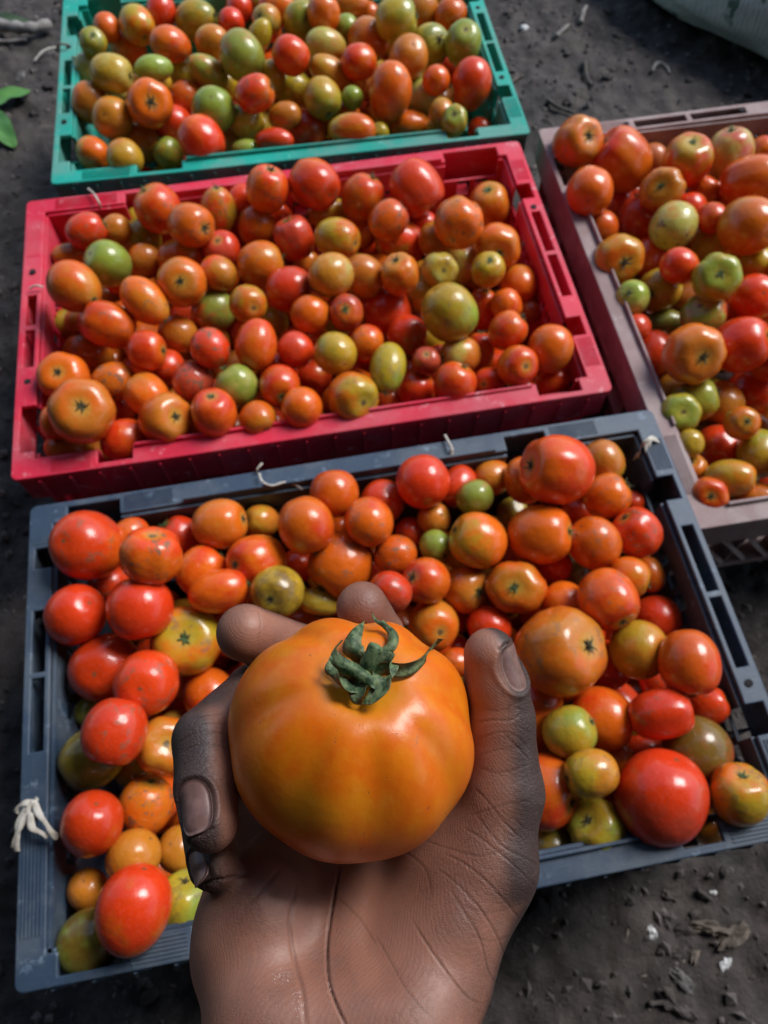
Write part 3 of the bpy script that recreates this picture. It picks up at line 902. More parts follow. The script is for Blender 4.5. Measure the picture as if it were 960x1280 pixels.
def solve(ts, cr):
    N = len(ts); Dr = np.array([list(t.dir) for t in ts]); SC = np.array([t.sc for t in ts]); RR_ = np.array([t.R for t in ts]); lay = np.array([t.lay for t in ts])
    H, L, Wd = cr['H'], cr['L'], cr['W']; c, s = math.cos(cr['yaw']), math.sin(cr['yaw']); cx, cy = cr['c']
    rad = SC.mean(1)
    def zt(T):
        P = np.array([0, 0, CAM_H]) + Dr * T[:, None]; lx = (P[:, 0] - cx) * c + (P[:, 1] - cy) * s; ly = -(P[:, 0] - cx) * s + (P[:, 1] - cy) * c
        return P, lx, ly
    T = (CAM_H - H) / -Dr[:, 2]
    P, lx, ly = zt(T)
    mound = .026 * np.clip(1 - (np.abs(lx) / (L / 2)) ** 2.5, 0, 1) * np.clip(1 - (np.abs(ly) / (Wd / 2)) ** 2.5, 0, 1)
    zg = H - .022 + mound + np.choose(lay + 2, [-.050, -.026, -.004, .012, .030])
    if cr['H'] < .17: zg = zg - .005
    T0 = (CAM_H - zg) / -Dr[:, 2]; T = T0.copy()
    iu = np.triu_indices(N, 1)
    near = np.hypot(*(P[iu[0], :2] - P[iu[1], :2]).T) < .13
    I, J = iu[0][near], iu[1][near]; pr = lay * 1.0
    FL = cr['FL']; hx, hy = L / 2 - FL - .004, Wd / 2 - FL - .004
    for it in range(420):
        P, lx, ly = zt(T); r = rad * T
        d = P[I] - P[J]; dist = np.linalg.norm(d, axis=1) + 1e-9; n = d / dist[:, None]
        def rdir(K, n): q = np.einsum('ijk,ij->ik', RR_[K], n) / (SC[K] * T[K, None]); return 1 / np.linalg.norm(q, axis=1)
        need = .955 * (rdir(I, n) + rdir(J, n)); v = need - dist; bad = v > 0
        mv = np.zeros(N); k = np.where(bad)[0]
        if len(k):
            i, j = I[k], J[k]; up_i = np.where(pr[i] != pr[j], pr[i] > pr[j], T[i] / T0[i] < T[j] / T0[j])
            a = np.minimum(.35 * v[k] / .5, .003); sg = np.where(up_i, -1., 1.)
            np.add.at(mv, i, sg * a); np.add.at(mv, j, -sg * a)
        T = T + np.clip(mv, -.004, .004) + .012 * (T0 - T)
        P, lx, ly = zt(T); r = rad * T; low = (P[:, 2] < H + .25 * r) & (lay < 2)          # below the rim it has to clear the walls
        dlx = Dr[:, 0] * c + Dr[:, 1] * s; dly = -Dr[:, 0] * s + Dr[:, 1] * c      # how going deeper shifts it in the crate
        fr = np.where(lay > 0, -.15, np.where(lay == 0, .2, .8))
        for pos, spd, lim in ((lx, dlx, hx), (ly, dly, hy)):
            sg_ = np.sign(pos); outw = spd * sg_ > 0
            ob = (np.abs(pos) > lim - r * np.where(outw, .95, fr)) & low & (outw | (P[:, 2] > .06))
            T = np.where(ob, T + np.where(outw, -.0012, .0010) * (np.abs(spd) > .06), T)
        T = np.minimum(T, (CAM_H - r - .012) / -Dr[:, 2]); T = np.maximum(T, (CAM_H - H - .075) / -Dr[:, 2])
    P, lx, ly = zt(T)
    d = P[I] - P[J]; dist = np.linalg.norm(d, axis=1); n = d / dist[:, None]
    ov = ((rdir(I, n) + rdir(J, n)) - dist); print('solve', N, 'worst overlap mm', round(float(ov.max() * 1000), 1), 'mean', round(float(np.clip(ov, 0, 1).mean() * 1000), 2), 'n>6mm', int((ov > .006).sum()))
    for i, t in enumerate(ts): t.P = P[i]; t.S = SC[i] * T[i]; t.T = T[i]
for key, cr in CRATES.items(): solve([t for t in TOMS if t.crate == key], cr)
# only 300 of a kind stand alone: the smallest, most hidden ones go into the pile object
inview = [t for t in TOMS if t.x < 962]
order = sorted([t for t in TOMS if not t.label], key=lambda t: t.w * t.h * (1 if t.lay > -2 else .45) * (.1 if t.x > 962 else 1))
nd = len(TOMS) - 299
for t in TOMS: t.pile = False
for t in order[:nd]: t.pile = True
def lin(c): return PALETTE[c]
groups = {'green': 'tomatoes heaped in the green crate', 'red': 'tomatoes heaped in the red crate', 'black': 'tomatoes heaped in the blue-black crate', 'mauve': 'tomatoes heaped in the brownish crate'}
# ---- labels: a landmark carries its own; the rest are told by look and by the nearest landmark
CL = {'green': 'green', 'red': 'red', 'black': 'black', 'mauve': 'brownish'}
def octant(dx, dy):
    a = math.degrees(math.atan2(-dy, dx)) % 360
    return ['right of', 'behind and right of', 'behind', 'behind and left of', 'left of', 'in front and left of', 'in front of', 'in front and right of'][int(((a + 22.5) % 360) // 45)]
def look(t):
    ks = {'b': 'ribbed ', 'o': 'oval ', 'g': ''}[t.k]; c = CNAME[t.col[0]]
    if t.col[0] != t.col[1] and t.col[0] + t.col[1] in ('RO', 'OR'): c = 'orange-red'
    elif t.col[0] + t.col[1] in ('YG', 'GY'): c = 'yellow-green'
    elif t.col[0] + t.col[1] in ('OY', 'OA', 'AO'): c = 'orange-yellow' if t.col == 'OY' else 'brownish-orange'
    return ks + c
used = set()
def assign_labels():
    for key in CRATES:
        ts = [t for t in TOMS if t.crate == key and not t.pile]; lm = [t for t in ts if t.label]
        for t in lm: used.add(t.label)
        rest = [t for t in ts if not t.label]
        for t in rest:
            cand = []
            for l in lm:
                oc = octant(t.x - l.x, t.y - l.y); dd = math.hypot(t.x - l.x, t.y - l.y)
                same = [u for u in ts if u is not l and octant(u.x - l.x, u.y - l.y) == oc and look(u) == look(t)]
                same.sort(key=lambda u: math.hypot(u.x - l.x, u.y - l.y)); k = same.index(t)
                if k < 3: cand.append((k * 170 + dd, k, oc, l))
            cand.sort(key=lambda q: q[0])
            for _, k, oc, l in cand:
                s = '%s tomato %s%s the %s' % (look(t), ('next' if k == 0 else ['', 'second', 'third'][k]) + ' ', oc, l.label)
                s = s.replace('next behind', 'just behind').replace('next in', 'just in').replace('next left', 'directly left').replace('next right', 'directly right')
                if len(s.split()) <= 16 and s not in used: t.label = s; used.add(s); break
            if not t.label:
                for _, k, oc, l in cand:
                    s = '%s tomato %s%s %s' % (look(t), ['', 'second ', 'third '][k], oc, l.label)
                    s = ' '.join(s.replace(' tomato in ', ' one in ').replace("crate's", 'crate').split()[:16])
                    if s not in used: t.label = s; used.add(s); break
            if not t.label: print('NO LABEL', t.crate, t.x, t.y); t.label = look(t) + ' tomato lying in the %s crate' % CL[key]
assign_labels()
def jitter(c, r_, amt=.12):
    f = 1 + r_.uniform(-amt, amt); g = 1 + r_.uniform(-amt, amt) * 1.2
    return [min(c[0] * f, .9), c[1] * f * g, c[2] * f]
pileV, pileF, pileA, pileB = [], [], [], []
def add_pile(me_tuple, M, ca, cb):
    V_, F_ = me_tuple[1], me_tuple[2]; o = len(pileV)
    A = np.array(M); Wv = V_ @ A[:3, :3].T + A[:3, 3]
    pileV.extend(Wv.tolist()); pileF.extend([tuple(i + o for i in q) for q in F_]); pileA.extend([ca] * len(V_)); pileB.extend([cb] * len(V_))
for i, t in enumerate(TOMS):
    r_ = random.Random(i * 7 + 1); me, V_, F_, top = r_.choice(TM[t.k])
    sp = r_.uniform(0, 6.28) if t.k != 'o' else r_.uniform(0, 6.28)
    # spin round the stalk axis must not swap unequal half-widths
    Rw = Matrix([[t.R[a][b] for b in range(3)] for a in range(3)]).to_4x4()
    if abs(t.S[0] - t.S[1]) < .06 * t.S[0]: Rw = Rw @ Matrix.Rotation(sp, 4, 'Z')
    M = Matrix.Translation(Vector(t.P)) @ Rw @ Matrix.Diagonal((t.S[0], t.S[1], t.S[2], 1))
    ca, cb = jitter(lin(t.col[0]), r_), jitter(lin(t.col[1]), r_)
    t.M = M
    if t.pile: add_pile(r_.choice(TM[t.k]), M, ca, cb); continue
    o = bpy.data.objects.new('tomato', me); COL.objects.link(o); o.matrix_world = M
    tag(o, t.label, 'tomato', groups[t.crate]); o['skin_a'] = ca; o['skin_b'] = cb; o['blemish'] = t.blem if t.blem else (.6 if r_.random() < .3 else 0.0)
    if (t.stem and t.stem[0] == 'c') or getattr(t, 'side', False):
        cxm = CX[r_.randrange(6)]; c = bpy.data.objects.new('calyx', cxm); COL.objects.link(c); c.parent = o
        k = .60 if t.w < 60 else .46
        am = (t.S[0] + t.S[1]) / 2
        c.matrix_local = Matrix.Translation((0, 0, top - .01)) @ Matrix.Rotation(r_.uniform(0, 6.28), 4, 'Z') @ Matrix.Diagonal((k * am / t.S[0], k * am / t.S[1], k * am / t.S[2], 1))
# fill the crates below the visible layer
for key, cr in CRATES.items():
    H, L, Wd, FL = cr['H'], cr['L'], cr['W'], cr['FL']; c, s = math.cos(cr['yaw']), math.sin(cr['yaw']); cx, cy = cr['c']
    ts = [t for t in TOMS if t.crate == key]
    CP = [tuple(t.P) for t in ts]; CR = [float(np.mean(t.S)) for t in ts]
    CP = np.array(CP); CR = np.array(CR); cols = [t.col for t in ts if t.col[0] in 'ROAYD'] 
    for tr in range(10000):
        rr = RNG.uniform(.020, .027) * (1 if tr < 4000 else .84 if tr < 7500 else .72)
        lx = RNG.uniform(-1, 1) * (L / 2 - FL - .010 - rr); ly = RNG.uniform(-1, 1) * (Wd / 2 - FL - .010 - rr); ew_ = min(L / 2 - FL - .010 - abs(lx), Wd / 2 - FL - .010 - abs(ly)) / .05; top_ = H - (.050 if key == 'black' else .036); z = RNG.uniform(rr + .008, top_)
        ew = min(L / 2 - FL - .010 - abs(lx), Wd / 2 - FL - .010 - abs(ly)) / .05
        if z > top_ - .055 * max(0, 1 - (ew - .5)): continue
        if z < .06 and tr > 2500 and ew_ > 1.4: continue
        p = np.array([cx + lx * c - ly * s, cy + lx * s + ly * c, z])
        if (np.linalg.norm(CP - p, axis=1) < (CR + rr) * .96).any(): continue
        CP = np.vstack([CP, p]); CR = np.append(CR, rr)
        r_ = random.Random(tr); col = r_.choice(cols)
        ax = Vector((r_.uniform(-1, 1), r_.uniform(-1, 1), r_.uniform(-1, .2))).normalized()
        M = Matrix.Translation(p) @ ax.to_track_quat('Z', 'Y').to_matrix().to_4x4() @ Matrix.Diagonal((rr, rr, rr * .93, 1))
        add_pile(PILEM[r_.randrange(3)] if False else TM['g'][r_.randrange(4)], M, jitter(lin(col[0]), r_), jitter(lin(col[1]), r_))
me = mesh_np('tomato_pile', pileV, pileF)
for nm, dat in (('skin_a', pileA), ('skin_b', pileB)):
    at_ = me.attributes.new(nm, 'FLOAT_COLOR', 'POINT'); at_.data.foreach_set('color', np.hstack([np.array(dat), np.ones((len(dat), 1))]).astype(np.float32).ravel())
o = link('tomato_pile', me, M_TOMPILE, smooth=True); tag(o, 'mixed red, orange and green tomatoes lying under the top layer in all four crates', 'tomatoes', kind='stuff')
# ---------------------------------------------------------------- things on the ground
def gpt(px, py, up=0.0):
    p = at(px, py, 0.0); return Vector((p.x, p.y, soil_z(p.x, p.y) + up))
M_TWIG = simple('grey twig', (.17, .15, .14), .8, (.30, .28, .26), 60, .6, 400, .001)
M_TWIGD = simple('dark twig', (.045, .037, .034), .85, (.09, .075, .065), 60, .6, 400, .001)
M_LEAF = simple('green leaf', (.05, .16, .025), .45, (.09, .24, .045), 30, .3, 200, .001)
M_STONE = simple('grey stone', (.075, .068, .066), .8, (.15, .14, .135), 60, .7, 300, .001)
M_WHITE = simple('white chip', (.62, .62, .62), .6, (.42, .42, .42), 90)
M_DRY = simple('dry leaf', (.075, .058, .045), .85, (.15, .12, .095), 80, .5, 300, .001)
def ground_twig(label, pts, r0, r1, mat, name='twig', cat='twig', group=None):
    P = smooth_path([gpt(x, y, r0 * 1.1 + u) for x, y, u in pts], 4); n = len(P)
    rr = [r0 + (r1 - r0) * k / (n - 1) + r0 * .18 * math.sin(k * 2.3) for k in range(n)]
    tag(link(name, mesh_np(name, *tube_data(P, rr, 8)), mat, smooth=True), label, cat, group)
ground_twig('thick grey broken branch lying in the top left corner', [(-60, 40, 0), (-10, 40, .004), (20, 44, .006), (45, 44, .004), (64, 34, .002)], .011, .009, M_TWIG, 'branch', 'branch')
ground_twig('thin grey stick just below the thick branch, top left', [(-30, 50, 0), (5, 53, .002), (34, 50, .002)], .004, .003, M_TWIG)
ground_twig('short white twig pointing at the green crate corner', [(41, 74, .002), (55, 66, .006), (70, 59, .010)], .0022, .0018, M_STRING)
ground_twig('dark curved twig on bare soil behind the brownish crate', [(731, 77, 0), (735, 93, .002), (741, 106, 0)], .0042, .0026, M_TWIGD)
ground_twig('short pale stick on the soil at the top, right of the green crate', [(696, 42, 0), (704, 36, .002), (711, 29, 0)], .004, .003, M_TWIG)
ground_twig('pale splinter standing behind the pale stick, top middle', [(726, 26, 0), (729, 16, .002), (733, 8, 0)], .005, .003, M_TWIG)
ground_twig('dark crooked stick close behind the brownish crate rim', [(684, 124, 0), (700, 132, .002), (720, 138, 0)], .004, .0025, M_TWIGD)
ground_twig('straw coloured stalk lying right of the green crate', [(640, 96, 0), (648, 90, .001), (656, 86, 0)], .003, .002, M_DRY)
ground_twig('curled pale root on dark soil below the sack', [(816, 85, 0), (823, 76, .003), (834, 80, 0), (838, 88, 0)], .003, .002, M_TWIG)
ground_twig('thin twig on the soil in the right foreground under the crate', [(815, 1257, 0), (835, 1255, .001), (862, 1262, 0), (878, 1276, 0)], .0024, .0014, M_TWIGD)
ground_twig('small straight twig left of the foreground stones', [(878, 1113, 0), (886, 1119, .001), (896, 1126, 0)], .003, .002, M_TWIGD)
def flat_leaf(label, pts, wid, mat, name='leaf', cat='leaf'):
    P = smooth_path([gpt(x, y, u) for x, y, u in pts], 5); n = len(P); V = []; Fc = []; m = 7
    for k, p in enumerate(P):
        t = (P[min(k + 1, n - 1)] - P[max(k - 1, 0)]).normalized(); s = t.cross(Vector((0, 0, 1))).normalized(); w = wid * math.sin(math.pi * min(.06 + .92 * k / (n - 1), 1)) ** .7
        for lay in (0, -.0006):
            for q in range(m):
                u = 2 * q / (m - 1) - 1; V.append(p + s * u * w + Vector((0, 0, abs(u) * w * .28 + lay + .0012 * math.sin(k * 1.1 + u * 4))))
    r = 2 * m
    for k in range(n - 1):
        for q in range(m - 1):
            a, b = k * r + q, (k + 1) * r + q; Fc.append((a, a + 1, b + 1, b)); Fc.append((a + m, b + m, b + m + 1, a + m + 1))
    tag(link(name, mesh_np(name, V, Fc), mat, smooth=True), label, cat)
flat_leaf('longer green leaf blade at the left edge, upper of the two', [(-30, 138, .004), (-5, 130, .010), (15, 122, .012), (39, 116, .008)], .018, M_LEAF)
flat_leaf('green leaf at the left edge, nearer and cut by the frame', [(-25, 135, .004), (-8, 150, .010), (4, 165, .012), (17, 182, .006)], .020, M_LEAF)
flat_leaf('dull green leaf behind the grey branch, top left', [(-20, 22, .004), (5, 26, .008), (42, 30, .006)], .014, simple('dull leaf', (.04, .07, .03), .6))
def lump(label, px, py, r, mat, name, cat, sq=(1, 1, .6), seed=0, group=None, up=0.0):
    r_ = random.Random(seed); bm = bmesh.new(); bmesh.ops.create_icosphere(bm, subdivisions=3, radius=1)
    for v in bm.verts:
        k = 1 + .9 * noise.noise(v.co * 1.8 + Vector((seed * 3.1, 0, 0))); v.co = Vector((v.co.x * sq[0], v.co.y * sq[1], v.co.z * sq[2])) * k * r
    me = bpy.data.meshes.new(name); bm.to_mesh(me); bm.free(); p = gpt(px, py, r * sq[2] * .45 + up)
    o = link(name, me, mat); o.location = p; o.rotation_euler = (r_.uniform(-.3, .3), r_.uniform(-.3, .3), r_.uniform(0, 6)); tag(o, label, cat, group)
lump('flat grey stone in the right foreground soil', 856, 1227, .011, M_STONE, 'stone', 'stone', (1.2, .6, .4), 3)
lump('small shiny white chip on the shaded soil below the crate', 818, 1167, .0055, M_WHITE, 'chip', 'chip', (1, .7, .5), 5)
lump('tiny white chip right below the black crate rim', 900, 1115, .0028, M_WHITE, 'chip', 'chip', (1, .8, .5), 6)
lump('white pebble on the soil right of the green crate', 655, 31, .008, M_WHITE, 'pebble', 'pebble', (1, .8, .5), 7)
lump('tiny bluish plastic crumb in the right foreground', 916, 1188, .0022, simple('blue plastic', (.12, .30, .42), .4), 'crumb', 'crumb', (1, .8, .6), 8)
lump('pale crumb pile beside the bluish crumb', 915, 1208, .0042, M_WHITE, 'crumb', 'crumb', (1.3, .8, .3), 9)
for k, (x, y, r, lb) in enumerate([(889, 1160, .012, 'upright curled dry husk in the right foreground'), (924, 1170, .012, 'crumpled tan husk at the right foreground edge'), (846, 1195, .008, 'brown clod left of the curled husk'),
                                  (850, 1262, .014, 'dark bark flake at the bottom right'), (875, 1195, .006, 'small tan flake between the husks and the stone'), (60, 58, .008, 'grey clod below the branch, top left'),
                                  (25, 92, .009, 'pale clod at the left edge under the stick'), (845, 1120, .006, 'small pale clod right under the crate rim')]):
    lump(lb, x, y, r, M_DRY if k in (0, 1, 4) else M_STONE if k in (5, 6) else M_TWIGD, 'husk' if k < 2 else 'clod', 'debris', (1.3, .6, .35) if k != 0 else (.45, 1.3, .5), 20 + k)
# countless crumbs of soil, straw and chips
bits = {0: ([], []), 1: ([], [])}
def octa(p, r, sq, a, store):
    V, Fc = store; o = len(V); c, s = math.cos(a), math.sin(a)
    for v in ((1, 0, 0), (0, 1, 0), (-1, 0, 0), (0, -1, 0), (0, 0, 1), (0, 0, -1)):
        x, y, z = v[0] * sq[0], v[1] * sq[1], v[2] * sq[2]; V.append((p[0] + (x * c - y * s) * r, p[1] + (x * s + y * c) * r, p[2] + z * r))
    Fc.extend([(o + i, o + j, o + 4) for i, j in ((0, 1), (1, 2), (2, 3), (3, 0))] + [(o + j, o + i, o + 5) for i, j in ((0, 1), (1, 2), (2, 3), (3, 0))])
rr_ = random.Random(5)
for k in range(26000):
    x = rr_.uniform(-1.15, 1.25); y = rr_.uniform(-.42, 2.3); r = .0012 + .007 * rr_.random() ** 4
    octa((x, y, soil_z(x, y) + r * .25), r, (1, rr_.uniform(.4, 1), rr_.uniform(.35, .7)), rr_.uniform(0, 6), bits[0])
for k in range(1500):
    x = rr_.uniform(-1.15, 1.25); y = rr_.uniform(-.42, 2.3); r = .003 + .009 * rr_.random() ** 3
    octa((x, y, soil_z(x, y) + .001), r, (1, rr_.uniform(.08, .3), .12), rr_.uniform(0, 6), bits[1])
cl = ([], [])
_ib = bmesh.new(); bmesh.ops.create_icosphere(_ib, subdivisions=1, radius=1); _iv = [v.co.copy() for v in _ib.verts]; _if = [tuple(v.index for v in f.verts) for f in _ib.faces]; _ib.free()
for k in range(2600):
    x = rr_.uniform(-1.15, 1.25); y = rr_.uniform(-.42, 2.3); r = .003 + .010 * rr_.random() ** 3; o_ = len(cl[0]); sh_ = Vector((rr_.uniform(0, 50), rr_.uniform(0, 50), 0)); a_ = rr_.uniform(0, 6); c_, s_ = math.cos(a_), math.sin(a_); qx, qz = rr_.uniform(.5, 1), rr_.uniform(.3, .6)
    for v in _iv:
        m_ = 1 + .7 * noise.noise(v * 1.3 + sh_); q = (v.x * m_ * r, v.y * m_ * r * qx, v.z * m_ * r * qz); cl[0].append((x + q[0] * c_ - q[1] * s_, y + q[0] * s_ + q[1] * c_, soil_z(x, y) + q[2] + r * .1))
    cl[1].extend([tuple(i + o_ for i in f) for f in _if])
tag(link('soil_clods', mesh_np('soil_clods', *cl), soil_material()), 'dark rough clods bedded in the trodden soil', 'clods', kind='stuff')
tag(link('soil_crumbs', mesh_np('soil_crumbs', *bits[0]), simple('soil crumb', (.045, .038, .036), .85, (.12, .10, .095), 70)), 'loose dark crumbs and grit scattered over the soil', 'grit', kind='stuff')
tag(link('plant_scraps', mesh_np('plant_scraps', *bits[1]), simple('plant scrap', (.13, .11, .09), .8, (.26, .22, .18), 50)), 'short bits of straw and bark scattered over the soil', 'straw', kind='stuff')

# ---------------------------------------------------------------- woven sack at the top right
def sack():
    T = NT('woven sack'); v = T.n('ShaderNodeTexCoord').outputs['Object']
    mp = T.n('ShaderNodeMapping'); T.set(mp.inputs[0], v); mp.inputs['Rotation'].default_value = (0, 0, .5)
    ck = T.n('ShaderNodeTexWave', {'Scale': 55.0, 'Distortion': .5}); T.set(ck.inputs['Vector'], mp.outputs[0])
    ck2 = T.n('ShaderNodeTexWave', {'Scale': 55.0, 'Distortion': .5}, bands_direction='Y'); T.set(ck2.inputs['Vector'], mp.outputs[0])
    wv = T.math('MULTIPLY', ck.outputs['Fac'], ck2.outputs['Fac'])
    n1 = T.noise(v, 9, 5, .6); c = T.mix(T.ramp(n1, .3, .7), rgb(.46, .50, .50), rgb(.62, .66, .65)); c = T.mix(T.math('MULTIPLY', wv, .35), c, rgb(.10, .14, .15))
    br = T.n('ShaderNodeTexBrick', {'Scale': 1.0, 'Mortar Size': .012, 'Brick Width': .045, 'Row Height': .035, 'Color1': rgb(0, 0, 0), 'Color2': rgb(0, 0, 0), 'Mortar': rgb(0, 0, 0)}); T.set(br.inputs['Vector'], mp.outputs[0])
    n2 = T.noise(v, 60, 4, .7); pr = T.math('MULTIPLY', T.math('SUBTRACT', 1.0, br.outputs['Fac']), T.math('MULTIPLY', T.ramp(n2, .38, .5), T.ramp(T.noise(v, 5, 1), .42, .48)))
    c = T.mix(T.math('MULTIPLY', pr, .85), c, rgb(.02, .085, .06)); T.set(T.b.inputs['Base Color'], c); T.b.inputs['Roughness'].default_value = .42
    T.set(T.b.inputs['Normal'], T.bump(T.math('ADD', wv, T.math('MULTIPLY', n1, 2.0)), .5, .002))
    bm = bmesh.new(); bmesh.ops.create_uvsphere(bm, u_segments=90, v_segments=60, radius=1)
    for q in bm.verts:
        p = q.co.copy(); k = 1 + .05 * noise.noise(p * 2.2) + .05 * abs(noise.noise(p * 4 + Vector((3, 1, 0)))) + .008 * noise.noise(p * 16)
        q.co = Vector((math.copysign(abs(p.x) ** .8, p.x) * .40 * k, math.copysign(abs(p.y) ** .8, p.y) * .33 * k, math.copysign(abs(p.z) ** .75, p.z) * .115 * k))
        if q.co.z < -.06: q.co.z = -.06 - (q.co.z + .06) * -.3
    me = bpy.data.meshes.new('sack'); bm.to_mesh(me); bm.free(); o = link('sack', me, T.m, smooth=True)
    c = at(1068, -104, .10); o.location = (c.x, c.y, .085); o.rotation_euler = (.05, -.06, math.radians(-48)); tag(o, 'filled grey-green woven plastic sack with green print, top right corner', 'sack')
sack()
# ---------------------------------------------------------------- strings tied to the crates
def rimz(k): return CRATES[k]['H']
def string(label, k, pts, r, mat=M_STRING, name='string', ends=0):
    P = [at(x, y, rimz(k) + u) for x, y, u in pts]; P = smooth_path(P, 6); n = len(P)
    tag(link(name, mesh_np(name, *tube_data(P, [r * (1 + .15 * math.sin(i * 1.7)) for i in range(n)], 6)), mat, smooth=True), label, 'string')
string('pale thread looped over the black crate back rim, left of centre', 'black', [(329, 610, -.03), (325, 598, -.012), (321, 588, .004), (328, 579, .005)], .0011)
string('curly pale thread hanging from the black crate back rim towards the tomatoes', 'black', [(324, 592, .004), (328, 602, .006), (340, 607, .006), (355, 603, .004), (367, 605, .0), (378, 612, -.006)], .0011)
string('pale thread knotted over the black crate back rim, right of centre', 'black', [(556, 544, .004), (561, 553, .006), (565, 562, .006), (563, 572, .0), (561, 580, -.012)], .0013)
string('brown frayed twine hanging down the black crate inside back wall', 'black', [(562, 564, .003), (572, 571, .0), (582, 578, -.01), (590, 592, -.03)], .0011, M_TWINE)
string('thin pale thread over the red crate back rim near its left corner', 'red', [(110, 236, .004), (117, 242, .006), (124, 254, .004), (128, 268, -.02), (126, 276, -.04)], .0013)
string('short pale thread round the red crate left rim', 'red', [(37, 361, .004), (44, 357, .006), (54, 359, .004)], .0011)
string('brown twine round the green crate left rim', 'green', [(70, 58, .003), (76, 55, .007), (86, 56, .006)], .0014, M_TWINE)
string('brown twine hanging inside the green crate left rim', 'green', [(90, 71, .004), (95, 75, .0), (98, 84, -.02)], .0014, M_TWINE)
def strip(label, k, groups_, mat, name, cat, w):
    V = []; Fc = []
    for pts in groups_:
        P = smooth_path([at(x, y, rimz(k) + u) for x, y, u in pts], 5); n = len(P); o = len(V)
        for i, p in enumerate(P):
            t = (P[min(i + 1, n - 1)] - P[max(i - 1, 0)]).normalized(); s = t.cross(Vector((.2, .1, 1))).normalized(); ww = w * (1 + .3 * math.sin(i * .45))
            for j in range(4): V.append(p + s * ww * (j / 1.5 - 1) + Vector((0, 0, .0007 * (j % 2) + .0004 * math.sin(i * .9 + j))))
            for j in range(4): V.append(p + s * ww * (j / 1.5 - 1) + Vector((0, 0, .0007 * (j % 2) - .0008)))
        for i in range(n - 1):
            a, b = o + i * 8, o + i * 8 + 8
            for j in range(3): Fc.append((a + j, a + j + 1, b + j + 1, b + j)); Fc.append((a + 4 + j, b + 4 + j, b + 5 + j, a + 5 + j))
            Fc.append((a, b, b + 4, a + 4)); Fc.append((a + 3, a + 7, b + 7, b + 3))
    tag(link(name, mesh_np(name, V, Fc), mat, smooth=True), label, cat)
strip('torn white plastic tie knotted to the black crate left rim', 'black', [
    [(41, 1002, .004), (44, 1000, .012), (38, 1006, .014), (34, 1018, .012), (33, 1032, .008)], [(43, 1002, .012), (48, 1016, .014), (58, 1030, .014), (66, 1042, .012), (73, 1047, .008)],
    [(42, 1003, .012), (32, 1004, .014), (24, 1008, .012), (20, 1016, .008)], [(36, 1012, .013), (28, 1028, .012), (20, 1046, .009), (17, 1060, .004)], [(38, 1016, .014), (40, 1034, .014), (50, 1040, .012), (60, 1045, .010)],
    [(33, 1010, .012), (24, 1030, .010), (22, 1050, .008), (21, 1064, .003)]], M_STRING, 'torn_tie', 'plastic tie', .0019)
strip('white plastic strip tied over the black crate far right corner', 'black', [
    [(824, 552, .0), (816, 548, .006), (808, 551, .008), (802, 560, .0), (794, 575, -.02), (786, 590, -.05)], [(812, 549, .008), (808, 562, .002), (806, 578, -.02), (803, 590, -.04)]], M_STRING, 'plastic_strip', 'plastic strip', .0022)
